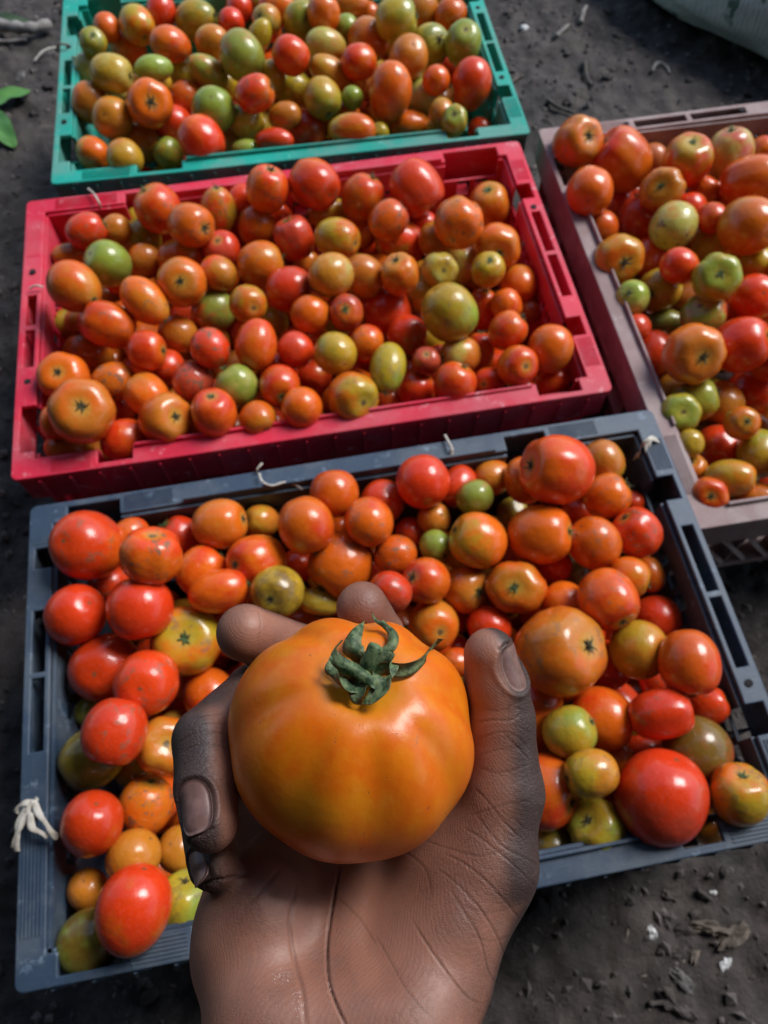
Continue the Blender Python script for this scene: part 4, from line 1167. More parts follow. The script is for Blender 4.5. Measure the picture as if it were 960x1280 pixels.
# ---------------------------------------------------------------- the held tomato
TC = np.array([-9.6, 69.5, 236.0]); TR = 37.2         # centre and radius, camera millimetres
def on_sphere(px, py, c=TC, r=TR):
    d = pmm(px, py, 1.0); b = d @ c; a = d @ d; k = b * b - a * (c @ c - r * r)
    return d * ((b - math.sqrt(max(k, 0))) / a)
def build_held():
    V_ = []; nth, nph = 110, 180
    pole = on_sphere(458, 838) - TC; Z = pole / np.linalg.norm(pole)
    X = np.cross(Z, [0, 0, 1.0]); X /= np.linalg.norm(X); Y = np.cross(Z, X)
    lobes = [(0.35, .085, .20), (1.15, .075, .20), (1.85, .09, .24), (2.6, .07, .18), (3.35, .105, .24), (4.15, .075, .2), (4.85, .10, .22), (5.6, .07, .18)]
    for i in range(nth + 1):
        th = math.pi * i / nth
        for j in range(nph):
            ph = 2 * math.pi * j / nph; st, ct = math.sin(th), math.cos(th)
            sh = 1.25 * math.exp(-((th - .6) / .6) ** 2); mid = math.exp(-((th - 1.3) / .8) ** 2)
            r = 1.0
            for a, d, w in lobes:
                q = math.atan2(math.sin(ph - a), math.cos(ph - a)); r -= .95 * d * (sh + .34 * mid) * math.exp(-(q / w) ** 2) * min(1, st * 3)
            r += .05 * sh * (math.cos(2 * ph + 1.1) * .4 + .35)
            r += .018 * math.sin(ph * 2 + 1) * st + .012 * math.cos(3 * ph + .4) * st * mid
            x = st * r; z = ct * .93 * (1 - .02 * st)
            z -= .155 * math.exp(-(th / .30) ** 2); z += .05 * math.exp(-((math.pi - th) / .25) ** 2)
            z += .010 * math.cos(ph - 4) * st
            V_.append((x * math.cos(ph) * 1.03, x * math.sin(ph) * 1.03, z))
    V_ = np.array(V_); out = [V_[0]]
    for i in range(1, nth): out += list(V_[i * nph:(i + 1) * nph])
    out.append(V_[-1]); last = len(out) - 1; Fc = []
    for j in range(nph):
        Fc.append((0, 1 + j, 1 + (j + 1) % nph)); b = 1 + (nth - 2) * nph; Fc.append((last, b + (j + 1) % nph, b + j))
    for i in range(nth - 2):
        a = 1 + i * nph; b = a + nph
        for j in range(nph): Fc.append((a + j, b + j, b + (j + 1) % nph, a + (j + 1) % nph))
    def w(v): v = np.array(v); return np.array(cmm(*v))
    org = w(TC); ax = [w(TC + q) - org for q in (X, Y, Z)]; s = TR
    M = Matrix([[ax[c][r] * 1.0 for c in range(3)] for r in range(3)]); M = M * 1000.0
    # columns are unit vectors in the world
    if M.determinant() < 0: M = Matrix([[M[r][0], -M[r][1], M[r][2]] for r in range(3)])
    me = mesh_np('held_tomato', out, Fc)
    mat = held_material(); me.materials.append(mat); me.polygons.foreach_set('use_smooth', [True] * len(me.polygons))
    o = bpy.data.objects.new('tomato', me); COL.objects.link(o); o.matrix_world = Matrix.Translation(Vector(org)) @ M.to_4x4() @ Matrix.Scale(s * .001, 4)
    tag(o, 'huge yellow-orange tomato with curled green calyx, held up in the hand', 'tomato')
    return o, M, Vector(org)
def held_material():
    T = NT('held tomato skin'); ob = T.n('ShaderNodeTexCoord').outputs['Object']; sx = T.n('ShaderNodeSeparateXYZ'); T.set(sx.inputs[0], ob)
    n1 = T.noise(ob, 1.25, 3, .5); n2 = T.noise(ob, 3.5, 4, .6); n0 = T.noise(ob, 9, 4, .6)
    # drifting streaks from pole to pole
    mp = T.n('ShaderNodeMapping'); T.set(mp.inputs[0], ob); mp.inputs['Scale'].default_value = (3.2, 3.2, .9)
    st = T.noise(mp.outputs[0], 1.6, 4, .55)
    c = T.mix(T.ramp(T.math('ADD', st, T.math('MULTIPLY', T.math('SUBTRACT', n2, .5), .15)), .30, .74), rgb(.72, .135, .005), rgb(.74, .20, .006))
    c = T.mix(T.ramp(n1, .54, .70), c, rgb(.69, .235, .008))
    rad = T.math('SQRT', T.math('ADD', T.math('MULTIPLY', sx.outputs[0], sx.outputs[0]), T.math('MULTIPLY', sx.outputs[1], sx.outputs[1])))
    rw = T.math('ADD', rad, T.math('MULTIPLY', T.math('SUBTRACT', st, .5), .5))
    top = T.math('MULTIPLY', T.ramp(rw, .45, .12), T.ramp(sx.outputs[2], .2, .4))
    c = T.mix(T.math('MULTIPLY', top, .55), c, rgb(.60, .33, .02))
    c = T.mix(T.math('MULTIPLY', T.ramp(sx.outputs[2], .45, -.5), .65), c, rgb(.60, .105, .006))
    c = T.mix(T.math('MULTIPLY', T.ramp(n0, .52, .8), .25), c, rgb(.74, .36, .06))
    # small brown pits, dust specks, a few faint scratches
    vo = T.n('ShaderNodeTexVoronoi', {'Scale': 6.5}); T.set(vo.inputs['Vector'], ob)
    wn = T.noise(ob, 60, 2); d = T.math('ADD', vo.outputs['Distance'], T.math('MULTIPLY', T.math('SUBTRACT', wn, .5), .16))
    rnd = T.n('ShaderNodeSeparateXYZ'); T.set(rnd.inputs[0], vo.outputs['Color'])
    pit = T.math('MULTIPLY', T.ramp(d, .10, .03), T.math('MULTIPLY', T.ramp(rnd.outputs[0], .66, .70), T.ramp(n0, .42, .5)))
    vo2 = T.n('ShaderNodeTexVoronoi', {'Scale': 19.0}); T.set(vo2.inputs['Vector'], ob); rn2 = T.n('ShaderNodeSeparateXYZ'); T.set(rn2.inputs[0], vo2.outputs['Color'])
    d2 = T.math('ADD', vo2.outputs['Distance'], T.math('MULTIPLY', T.math('SUBTRACT', wn, .5), .2))
    pit2 = T.math('MULTIPLY', T.ramp(d2, .11, .05), T.ramp(rn2.outputs[1], .74, .78))
    spk = T.math('MULTIPLY', T.ramp(d2, .09, .04), T.ramp(rn2.outputs[2], .9, .93))
    c = T.mix(T.math('MULTIPLY', pit, .8), c, rgb(.11, .060, .045)); c = T.mix(T.math('MULTIPLY', pit2, .65), c, rgb(.16, .075, .05)); c = T.mix(T.math('MULTIPLY', spk, .7), c, rgb(.62, .52, .38))
    mp2 = T.n('ShaderNodeMapping'); T.set(mp2.inputs[0], ob); mp2.inputs['Rotation'].default_value = (.4, .9, .3); mp2.inputs['Scale'].default_value = (14, 2.2, 5)
    scn = T.noise(mp2.outputs[0], 1.3, 2, .5); sc = T.math('MULTIPLY', T.ramp(scn, .70, .76), T.ramp(n0, .5, .6))
    c = T.mix(T.math('MULTIPLY', sc, .4), c, rgb(.22, .13, .10))
    T.set(T.b.inputs['Base Color'], c)
    T.set(T.b.inputs['Roughness'], T.math('ADD', T.math('ADD', .22, T.math('MULTIPLY', n2, .16)), T.math('MULTIPLY', T.math('MAXIMUM', pit, sc), .3)))
    T.b.inputs['IOR'].default_value = 1.44; T.b.inputs['Subsurface Weight'].default_value = .15
    T.b.inputs['Subsurface Radius'].default_value = (1, .4, .1); T.b.inputs['Subsurface Scale'].default_value = .006
    h = T.math('ADD', T.math('MULTIPLY', n2, .5), T.math('ADD', T.math('MULTIPLY', T.noise(ob, 45, 3), .035), T.math('MULTIPLY', T.math('MAXIMUM', pit, pit2), -.25)))
    T.set(T.b.inputs['Normal'], T.bump(h, .3, .0018)); return T.m
HELD, HM, HO = build_held()

def calyx_material():
    T = NT('green calyx'); v = T.n('ShaderNodeTexCoord').outputs['Object']
    n1 = T.noise(v, 14, 5, .65); n2 = T.noise(v, 70, 3, .6)
    c = T.mix(T.ramp(n1, .40, .60), rgb(.024, .062, .020), rgb(.14, .20, .085)); c = T.mix(T.math('MULTIPLY', T.ramp(n2, .58, .75), .5), c, rgb(.22, .25, .15))
    T.set(T.b.inputs['Base Color'], c); T.b.inputs['Roughness'].default_value = .55
    T.b.inputs['Subsurface Weight'].default_value = .1; T.b.inputs['Subsurface Scale'].default_value = .002
    T.set(T.b.inputs['Normal'], T.bump(T.math('ADD', n1, T.math('MULTIPLY', n2, .5)), .7, .0006)); return T.m
def leaf_strip(pts, wid, side, cup=.35, fold=0.0, n=7, thick=.10):
    """pointed sepal: a cupped ribbon with thickness; side = direction across the ribbon (camera mm)"""
    P = [np.array(q) for q in smooth_path(pts, 5)]; m = len(P); V = []; Fc = []
    for k in range(m):
        t = k / (m - 1); tan = P[min(k + 1, m - 1)] - P[max(k - 1, 0)]; tan /= np.linalg.norm(tan) + 1e-9
        s = np.array(side(t) if callable(side) else side, float); s -= tan * (s @ tan); s /= np.linalg.norm(s) + 1e-9; nn = np.cross(tan, s)
        w = wid * .85 * (math.sin(math.pi * min(.18 + .86 * t, 1.0)) ** .8 + .02) * (1 + .06 * math.sin(t * 17))
        for lay in (1, -1):
            for q in range(n):
                u = 2 * q / (n - 1) - 1
                V.append(P[k] + s * u * w + nn * (cup * w * (u * u) + fold * w * abs(u) + .10 * w * math.sin(9 * t + 3 * u)) + nn * lay * thick * (1 - .7 * u * u) + nn * .12 * math.exp(-(u / .15) ** 2) * lay)
    r = 2 * n
    for k in range(m - 1):
        a, b = k * r, (k + 1) * r
        for q in range(n - 1):
            Fc.append((a + q, a + q + 1, b + q + 1, b + q)); Fc.append((a + n + q, b + n + q, b + n + q + 1, a + n + q + 1))
        Fc.append((a, b, b + n, a + n)); Fc.append((a + n - 1, a + 2 * n - 1, b + 2 * n - 1, b + n - 1))
    Fc.append(tuple(range(n)) + tuple(range(2 * n - 1, n - 1, -1))); b = (m - 1) * r; Fc.append(tuple(b + q for q in range(n))[::-1] + tuple(b + n + q for q in range(n)))
    return V, Fc
def child_cam(name, V, Fc, mat, parent, smooth=True):
    """mesh given in camera mm, linked as a child with the parent's transform undone"""
    inv = parent.matrix_world.inverted() if parent else Matrix.Identity(4)
    W_ = [inv @ cmm(*v) for v in V]
    return link(name, mesh_np(name, W_, Fc), mat, parent, smooth)
HELD_M = HELD.matrix_world
bpy.context.view_layer.update()
MC = calyx_material()
def sp(px, py, lift=0.0):
    """point in front of (lift > 0) the tomato's nominal surface on the ray of a photograph pixel"""
    c = on_sphere(px, py); return c * (1 - lift / np.linalg.norm(c))
SEP = [([(462, 842, -7), (478, 834, -4.5), (503, 835, -2.0), (527, 823, .5), (543, 804, 2.5), (556, 799, 4.5)], 2.9, (.3, -1, -.4), .45),
       ([(464, 836, -6), (478, 817, -3.0), (489, 806, .0), (492, 790, 2.0), (482, 780, 3.5), (470, 774, 4.5), (464, 764, 5.0)], 1.9, (1, .25, -.2), .7),
       ([(458, 840, -7), (446, 822, -2), (440, 806, 1.0), (446, 789, 3.5), (456, 776, 4.5)], 3.5, (1, .3, -.3), .35),
       ([(454, 846, -7), (436, 844, -3.0), (422, 832, -.5), (416, 815, 1.6), (428, 800, 3.0)], 3.3, (.6, -.9, -.5), .35),
       ([(456, 848, -7), (438, 860, -3.5), (422, 852, -1.5), (412, 838, .4), (411, 824, 1.5)], 3.2, (.8, .7, -.5), .4),
       ([(412, 822, .8), (433, 830, .6), (456, 843, .2), (470, 858, -1), (462, 868, -3)], 2.2, (-.2, 1, -.7), .5),
       ([(462, 842, -7), (476, 848, -2), (476, 862, -1.6), (465, 874, -2.4), (452, 880, -3.6)], 3.6, (.9, .3, -.6), .45),
       ([(458, 846, -7), (450, 862, -3), (447, 873, -3), (452, 881, -4)], 3.0, (1, -.3, -.3), .4),
       ([(466, 838, -7), (480, 824, -2), (491, 832, -.5), (490, 848, -1)], 2.6, (.6, .8, -.5), .5)]
stubp = [tuple(sp(456, 850, -9)), tuple(sp(458, 838, -4)), tuple(sp(463, 822, 2)), tuple(sp(471, 807, 6.5))]
sv, sf = tube_data(smooth_path(stubp, 4), [2.5 - .14 * k / 4 + .15 * math.sin(k * 1.3) for k in range(13)], 14)
cal = child_cam('stalk', sv, sf, MC, HELD)
for pts, wd, side, cup in SEP:
    q = leaf_strip([tuple(sp(*p)) for p in pts], wd, side, cup)
    child_cam('sepal', q[0], q[1], MC, HELD)
endc = np.array(stubp[-1]); axd = endc - np.array(stubp[-2]); axd /= np.linalg.norm(axd); s1 = np.cross(axd, [0, 0, 1]); s1 /= np.linalg.norm(s1); s2 = np.cross(axd, s1)
dv = [tuple(endc + axd * .25)] + [tuple(endc + axd * .12 + (s1 * math.cos(a) + s2 * math.sin(a)) * (1.75 + .2 * math.sin(3 * a))) for a in np.linspace(0, 2 * math.pi, 18)[:-1]]
child_cam('cut_end', dv, [(0, 1 + k, 1 + (k + 1) % 17) for k in range(17)], simple('cut stalk', (.16, .26, .12), .5, (.07, .12, .05), 500, .4, 900, .0003), HELD)

# ---------------------------------------------------------------- the hand, grown as one distance field
import openvdb
def capsule(G, a, b, ra, rb):
    a, b = np.array(a, np.float32), np.array(b, np.float32); ab = b - a; L2 = float(ab @ ab)
    px, py, pz = G[0] - a[0], G[1] - a[1], G[2] - a[2]
    h = np.clip((px * ab[0] + py * ab[1] + pz * ab[2]) / L2, 0, 1)
    return np.sqrt((px - ab[0] * h) ** 2 + (py - ab[1] * h) ** 2 + (pz - ab[2] * h) ** 2) - (ra + (rb - ra) * h)
def ellip(G, c, r, R3=None):
    q = [G[0] - c[0], G[1] - c[1], G[2] - c[2]]
    if R3 is not None: q = [q[0] * R3[i][0] + q[1] * R3[i][1] + q[2] * R3[i][2] for i in range(3)]
    k0 = np.sqrt((q[0] / r[0]) ** 2 + (q[1] / r[1]) ** 2 + (q[2] / r[2]) ** 2)
    return (k0 - 1) * (min(r) * .5 + sum(r) / 6)
def smin(a, b, k):
    h = np.clip(.5 + .5 * (b - a) / k, 0, 1); return b + (a - b) * h - k * h * (1 - h)
def chainf(G, pts, rads, k=2.0):
    d = None
    for i in range(len(pts) - 1):
        e = capsule(G, pts[i], pts[i + 1], rads[i], rads[i + 1]); d = e if d is None else smin(d, e, k)
    return d
FING = {  # joints from knuckle to tip in camera millimetres, radii
 'index': ([(16, 104, 284), (7, 68, 289), (-2, 45, 277), (-7.6, 33.0, 263)], [10.5, 9.8, 9.4, 9.0]),
 'middle': ([(-11, 106, 286), (-17, 74, 287), (-31, 51, 273), (-47.0, 41.2, 256)], [10.5, 10.2, 10.2, 10.0]),
 'ring': ([(-34, 106, 284), (-45, 63, 263), (-57.5, 72, 239), (-54.5, 84, 229), (-51.5, 92, 222)], [10.5, 9.8, 9.4, 8.9, 8.2]),
 'pinky': ([(-54, 112, 280), (-62, 84, 272), (-61.5, 92.5, 252), (-52.5, 109, 232)], [9.5, 8.5, 8.2, 7.4]),
 'thumb': ([(13, 138, 236), (33, 112, 243), (38.5, 92, 246), (38.6, 68, 247), (37.0, 57, 246), (34.5, 46, 244)], [17, 16.0, 13.2, 10.6, 9.6, 8.4])}
def palm_field(G):
    d = None
    def add(e, k):
        nonlocal d; d = e if d is None else smin(d, e, k)
    P = lambda px, py, Z: tuple(pmm(px, py, Z))
    add(capsule(G, P(335, 1275, 224), (-36, 114, 272), 17.0, 13.5), 6)
    add(capsule(G, P(430, 1290, 222), (-12, 110, 278), 17.0, 13), 10)
    add(capsule(G, P(500, 1280, 224), (14, 106, 280), 18.0, 13), 10)
    add(capsule(G, P(312, 1190, 240), (-49, 116, 268), 17.5, 13.0), 8)
    add(ellip(G, P(322, 1170, 238), (19, 24, 17)), 8)
    add(capsule(G, P(565, 1110, 246), P(548, 1215, 232), 19.5, 17.5), 9)
    add(ellip(G, P(585, 1085, 249), (21, 23, 16)), 8)
    # wrist and forearm
    add(capsule(G, P(340, 1300, 219), (-31, 262, 132), 16.5, 24), 12)
    add(capsule(G, P(505, 1300, 218), (6, 262, 132), 17, 24), 12)
    add(capsule(G, P(425, 1300, 222), (-12, 262, 138), 17, 24), 12)
    return d
def hand_field(G):
    d = palm_field(G)
    f = None
    for nm in ('index', 'middle', 'ring', 'pinky'):
        e = chainf(G, *FING[nm]); f = e if f is None else smin(f, e, 1.1)
    d = smin(d, f, 5.0)
    d = smin(d, chainf(G, *FING['thumb'], 3.0), 7.0)
    # web of skin between thumb and forefinger
    d = smin(d, capsule(G, (30, 100, 256), (16, 104, 276), 9, 9), 8)
    t = np.sqrt((G[0] - TC[0]) ** 2 + (G[1] - TC[1]) ** 2 + (G[2] - TC[2]) ** 2) - (TR + .2)
    return np.maximum(d, -t)
H0 = 1.0
lo = np.array([-82, 18, 104], float); hi = np.array([62, 290, 306], float)
shp = ((hi - lo) / H0).astype(int) + 1
Gx = (lo[0] + np.arange(shp[0]) * H0).astype(np.float32)[:, None, None]; Gy = (lo[1] + np.arange(shp[1]) * H0).astype(np.float32)[None, :, None]; Gz = (lo[2] + np.arange(shp[2]) * H0).astype(np.float32)[None, None, :]
Dn = np.ascontiguousarray(hand_field((Gx, Gy, Gz)).astype(np.float32)); np.clip(Dn, -4, 4, out=Dn)
gr = openvdb.FloatGrid(4.0); gr.copyFromArray(Dn)
pv, qv = gr.convertToQuads(isovalue=0.0); del Dn
pv = np.array(pv, float) * H0 + lo; qv = np.array(qv)
# one round of subdivision, then every vertex is slid back on to the field
_me = mesh_np('t', pv, qv); _bm = bmesh.new(); _bm.from_mesh(_me)
bmesh.ops.subdivide_edges(_bm, edges=[e for e in _bm.edges if e.calc_length() > 0 and (e.verts[0].co.y < 205)], cuts=1, use_grid_fill=True)
bmesh.ops.recalc_face_normals(_bm, faces=_bm.faces); _bm.to_mesh(_me); _bm.free(); bpy.data.meshes
hv = np.empty(len(_me.vertices) * 3); _me.vertices.foreach_get('co', hv); hv = hv.reshape(-1, 3)
def fpt(p): return hand_field((p[:, 0].astype(np.float32), p[:, 1].astype(np.float32), p[:, 2].astype(np.float32)))
def grad(p, e=.35):
    g = np.stack([fpt(p + np.eye(3)[i] * e) - fpt(p - np.eye(3)[i] * e) for i in range(3)], 1) / (2 * e); return g / (np.linalg.norm(g, axis=1)[:, None] + 1e-6)
for _ in range(2):
    g = grad(hv); hv -= g * np.clip(fpt(hv), -.6, .6)[:, None]
nrm = grad(hv, .6)
ppx = 480 + F * hv[:, 0] / hv[:, 2]; ppy = 640 + F * hv[:, 1] / hv[:, 2]
facing = np.clip(-(nrm * (hv / np.linalg.norm(hv, axis=1)[:, None])).sum(1), 0, 1)
disp = np.zeros(len(hv)); dark = np.zeros(len(hv))
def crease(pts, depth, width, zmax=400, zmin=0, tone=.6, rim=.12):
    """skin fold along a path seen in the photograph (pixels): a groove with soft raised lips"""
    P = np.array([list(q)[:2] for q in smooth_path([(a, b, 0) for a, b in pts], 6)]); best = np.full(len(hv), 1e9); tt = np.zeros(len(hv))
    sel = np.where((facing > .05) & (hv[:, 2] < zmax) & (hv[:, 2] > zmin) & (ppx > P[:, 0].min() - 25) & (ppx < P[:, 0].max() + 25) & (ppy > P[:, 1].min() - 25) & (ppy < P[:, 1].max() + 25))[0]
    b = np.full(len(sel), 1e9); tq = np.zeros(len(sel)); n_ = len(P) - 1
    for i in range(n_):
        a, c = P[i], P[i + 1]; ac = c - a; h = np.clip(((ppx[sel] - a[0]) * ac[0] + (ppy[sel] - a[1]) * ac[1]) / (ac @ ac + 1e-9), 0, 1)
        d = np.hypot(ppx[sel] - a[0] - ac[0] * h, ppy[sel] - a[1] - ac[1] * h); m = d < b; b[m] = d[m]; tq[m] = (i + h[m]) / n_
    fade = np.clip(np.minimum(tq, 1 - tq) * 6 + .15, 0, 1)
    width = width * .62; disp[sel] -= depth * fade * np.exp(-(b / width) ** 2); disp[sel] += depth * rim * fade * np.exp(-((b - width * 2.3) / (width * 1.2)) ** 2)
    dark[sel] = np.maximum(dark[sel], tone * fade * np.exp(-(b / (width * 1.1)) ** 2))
PALMZ = dict(zmin=150)
crease([(427, 1078), (420, 1110), (413, 1150), (409, 1185), (411, 1225), (420, 1255), (436, 1290)], 1.0, 2.4, tone=.85, rim=.04)
crease([(246, 1113), (262, 1104), (285, 1098), (312, 1092)], .6, 3.0, tone=.4)
crease([(372, 1100), (362, 1150), (368, 1200), (378, 1240), (382, 1285)], .35, 4.0, tone=.25)
crease([(350, 1085), (330, 1110), (300, 1140)], .3, 4.0, tone=.15)
for pts, dp, w_ in [([(556, 1068), (578, 1078), (606, 1100), (632, 1128), (650, 1150)], .55, 2.6), ([(545, 1085), (570, 1104), (598, 1134), (622, 1172), (634, 1200)], .5, 2.4),
                   ([(560, 1108), (580, 1140), (600, 1176), (612, 1215), (630, 1240)], .45, 2.4), ([(515, 1150), (540, 1190), (562, 1220), (584, 1246), (604, 1256)], .6, 2.6),
                   ([(470, 1170), (490, 1205), (510, 1240), (540, 1275)], .3, 2.4), ([(580, 1035), (604, 1050), (640, 1080), (668, 1108)], .5, 2.4),
                   ([(595, 1018), (612, 1040), (628, 1058), (650, 1070), (674, 1082)], .5, 2.2), ([(588, 1020), (618, 1010), (640, 1004), (664, 1002)], .35, 2.2),
                   ([(594, 985), (610, 1002), (632, 1030), (655, 1052)], .5, 2.2), ([(600, 960), (620, 966), (645, 962), (662, 955)], .35, 2.0),
                   ([(598, 945), (620, 938), (645, 935), (664, 928)], .35, 2.0), ([(596, 925), (625, 915), (648, 922), (664, 940)], .4, 2.0),
                   ([(596, 903), (618, 900), (640, 900), (654, 890)], .7, 2.2), ([(600, 885), (625, 888), (645, 880), (655, 872)], .3, 1.8),
                   ([(630, 918), (648, 935), (662, 950)], .6, 1.8), ([(640, 888), (650, 886), (660, 894)], .6, 1.6), ([(645, 905), (655, 912), (664, 918)], .5, 1.6),
                   ([(420, 1120), (450, 1150), (470, 1180)], .15, 3.0), ([(500, 1060), (530, 1085), (540, 1120)], .25, 3.0), ([(530, 1050), (560, 1060), (600, 1070), (640, 1060)], .3, 2.4),
                   ([(640, 1020), (655, 1035), (672, 1040)], .3, 1.8), ([(575, 1130), (610, 1140), (650, 1130)], .22, 2.2), ([(590, 1170), (615, 1176), (640, 1170)], .25, 2.2),
                   ([(322, 762), (326, 780), (322, 802)], .45, 1.6), ([(222, 930), (240, 918), (262, 914), (284, 918)], .5, 2.2), ([(226, 942), (244, 932), (266, 930), (284, 936)], .4, 2.0),
                   ([(240, 898), (258, 892), (280, 892)], .35, 2.2), ([(240, 905), (262, 902), (284, 905)], .3, 1.8)]:
    crease(pts, dp * .42, w_ * .75, tone=.42)
# nails: a shallow bed sunk into the fingertip with a raised fold round it
NAILS = [dict(c=(261, 1003), f='ring', w=11.6, l=15.5, axis=((-57.5, 72, 239), (-51.5, 92, 222)), pull=(-.30, -.25, -.9)),
         dict(c=(266, 1072), f='pinky', w=9.0, l=10.5, axis=((-61.5, 92.5, 252), (-52.5, 109, 232)), pull=(-.45, .05, -.9)),
         dict(c=(634, 818), f='thumb', w=12.5, l=15.5, axis=((38.0, 66, 247), (34.5, 45, 244)), pull=(.80, 0, -.60))]
nails_out = []
for N in NAILS:
    a, b = np.array(N['axis'][0], float), np.array(N['axis'][1], float); ax = b - a; ax /= np.linalg.norm(ax)
    pn = np.array(N['pull'], float); pn -= ax * (pn @ ax); pn /= np.linalg.norm(pn); sd_ = np.cross(ax, pn)
    # centre: where the ray of the pixel meets the skin
    tq = np.linspace(190, 290, 700); ln = np.stack([pmm(N['c'][0], N['c'][1], z) for z in tq]); dv_ = fpt(ln)
    if N['f'] == 'thumb': c0 = a * .22 + b * .78
    else: k = np.argmax(dv_ < 0); c0 = ln[k]
    q = c0 - a; c_ax = a + ax * (q @ ax)               # on the finger's axis
    st_ = np.stack([c_ax + pn * s for s in np.linspace(2, 16, 200)]); fv = fpt(st_); k = np.argmax(fv > 0); rad_ = np.linspace(2, 16, 200)[k]
    N.update(ax=ax, pn=pn, sd=sd_, c=c_ax, r=rad_)
    rel = hv - c_ax; u = rel @ sd_; v = rel @ ax; n_ = rel @ pn
    m = (n_ > 0) & (np.abs(u) < N['w'] * .75) & (np.abs(v) < N['l'] * .8)
    e = (np.abs(u / (N['w'] / 2)) ** 2.6 + np.abs(v / (N['l'] / 2)) ** 2.6) ** (1 / 2.6)
    inside = 1 / (1 + np.exp((e - 1.02) * 26)); fold = np.exp(-((e - 1.16) / .10) ** 2)
    disp[m] += (-.75 * inside + .45 * (.35 if N['f'] == 'pinky' else 1) * fold * np.clip(1.25 - v / (N['l'] / 2), 0, 1))[m]
    slit = np.exp(-((v - N['l'] * (.5 - .03 * np.sin(u))) / .35) ** 2) * (np.abs(u) < N['w'] * .42); disp[m] -= (.5 * slit)[m]; dark[m] = np.maximum(dark[m], (slit * .9)[m])
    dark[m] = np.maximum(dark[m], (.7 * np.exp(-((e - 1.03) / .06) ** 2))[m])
hv2 = hv + nrm * disp[:, None]
# soft irregularities: tendons, pads
nz = np.array([noise.noise(Vector(p) * .045) for p in hv2[::1]]) if len(hv2) < 900000 else 0
hv2 += nrm * (nz * .9)[:, None]
# palm-side and back-of-hand skin
def seg_dist(p, pts):
    b = np.full(len(p), 1e9)
    for i in range(len(pts) - 1):
        a, c = np.array(pts[i], float), np.array(pts[i + 1], float); ac = c - a; h = np.clip(((p - a) @ ac) / (ac @ ac), 0, 1)
        b = np.minimum(b, np.linalg.norm(p - a - h[:, None] * ac, axis=1))
    return b
wet = np.zeros(len(hv))
for a_, b_, c_, d_, w_ in [(352, 1222, 16, 10, 1), (372, 1252, 10, 22, .9), (268, 1165, 16, 34, .45), (412, 1235, 5, 26, .8), (590, 1085, 26, 22, .35), (600, 1090, 16, 30, .3)]:
    wet = np.maximum(wet, w_ * np.exp(-((ppx - a_) / c_) ** 2 - ((ppy - b_) / d_) ** 2))
wet *= facing > .1
df = {k: seg_dist(hv, v[0]) - np.mean(v[1]) for k, v in FING.items()}; df['palm'] = palm_field((hv[:, 0], hv[:, 1], hv[:, 2]))
names = list(df); near = np.argmin(np.stack([df[k] for k in names]), 0)
nb = {'palm': (-.25, -.45, -.86), 'index': (-.1, -.2, -1), 'middle': (.1, 0, -1), 'ring': (.75, -.1, .55), 'pinky': (.7, -.1, .6), 'thumb': (-.86, .05, -.45)}
pa = np.zeros(len(hv))
for i, k in enumerate(names):
    v = np.array(nb[k], float); v /= np.linalg.norm(v); s = near == i; pa[s] = np.clip(((nrm[s] @ v) + .28) / .75 + (.38 if k == 'pinky' else .12 if k == 'ring' else 0), 0, 1)
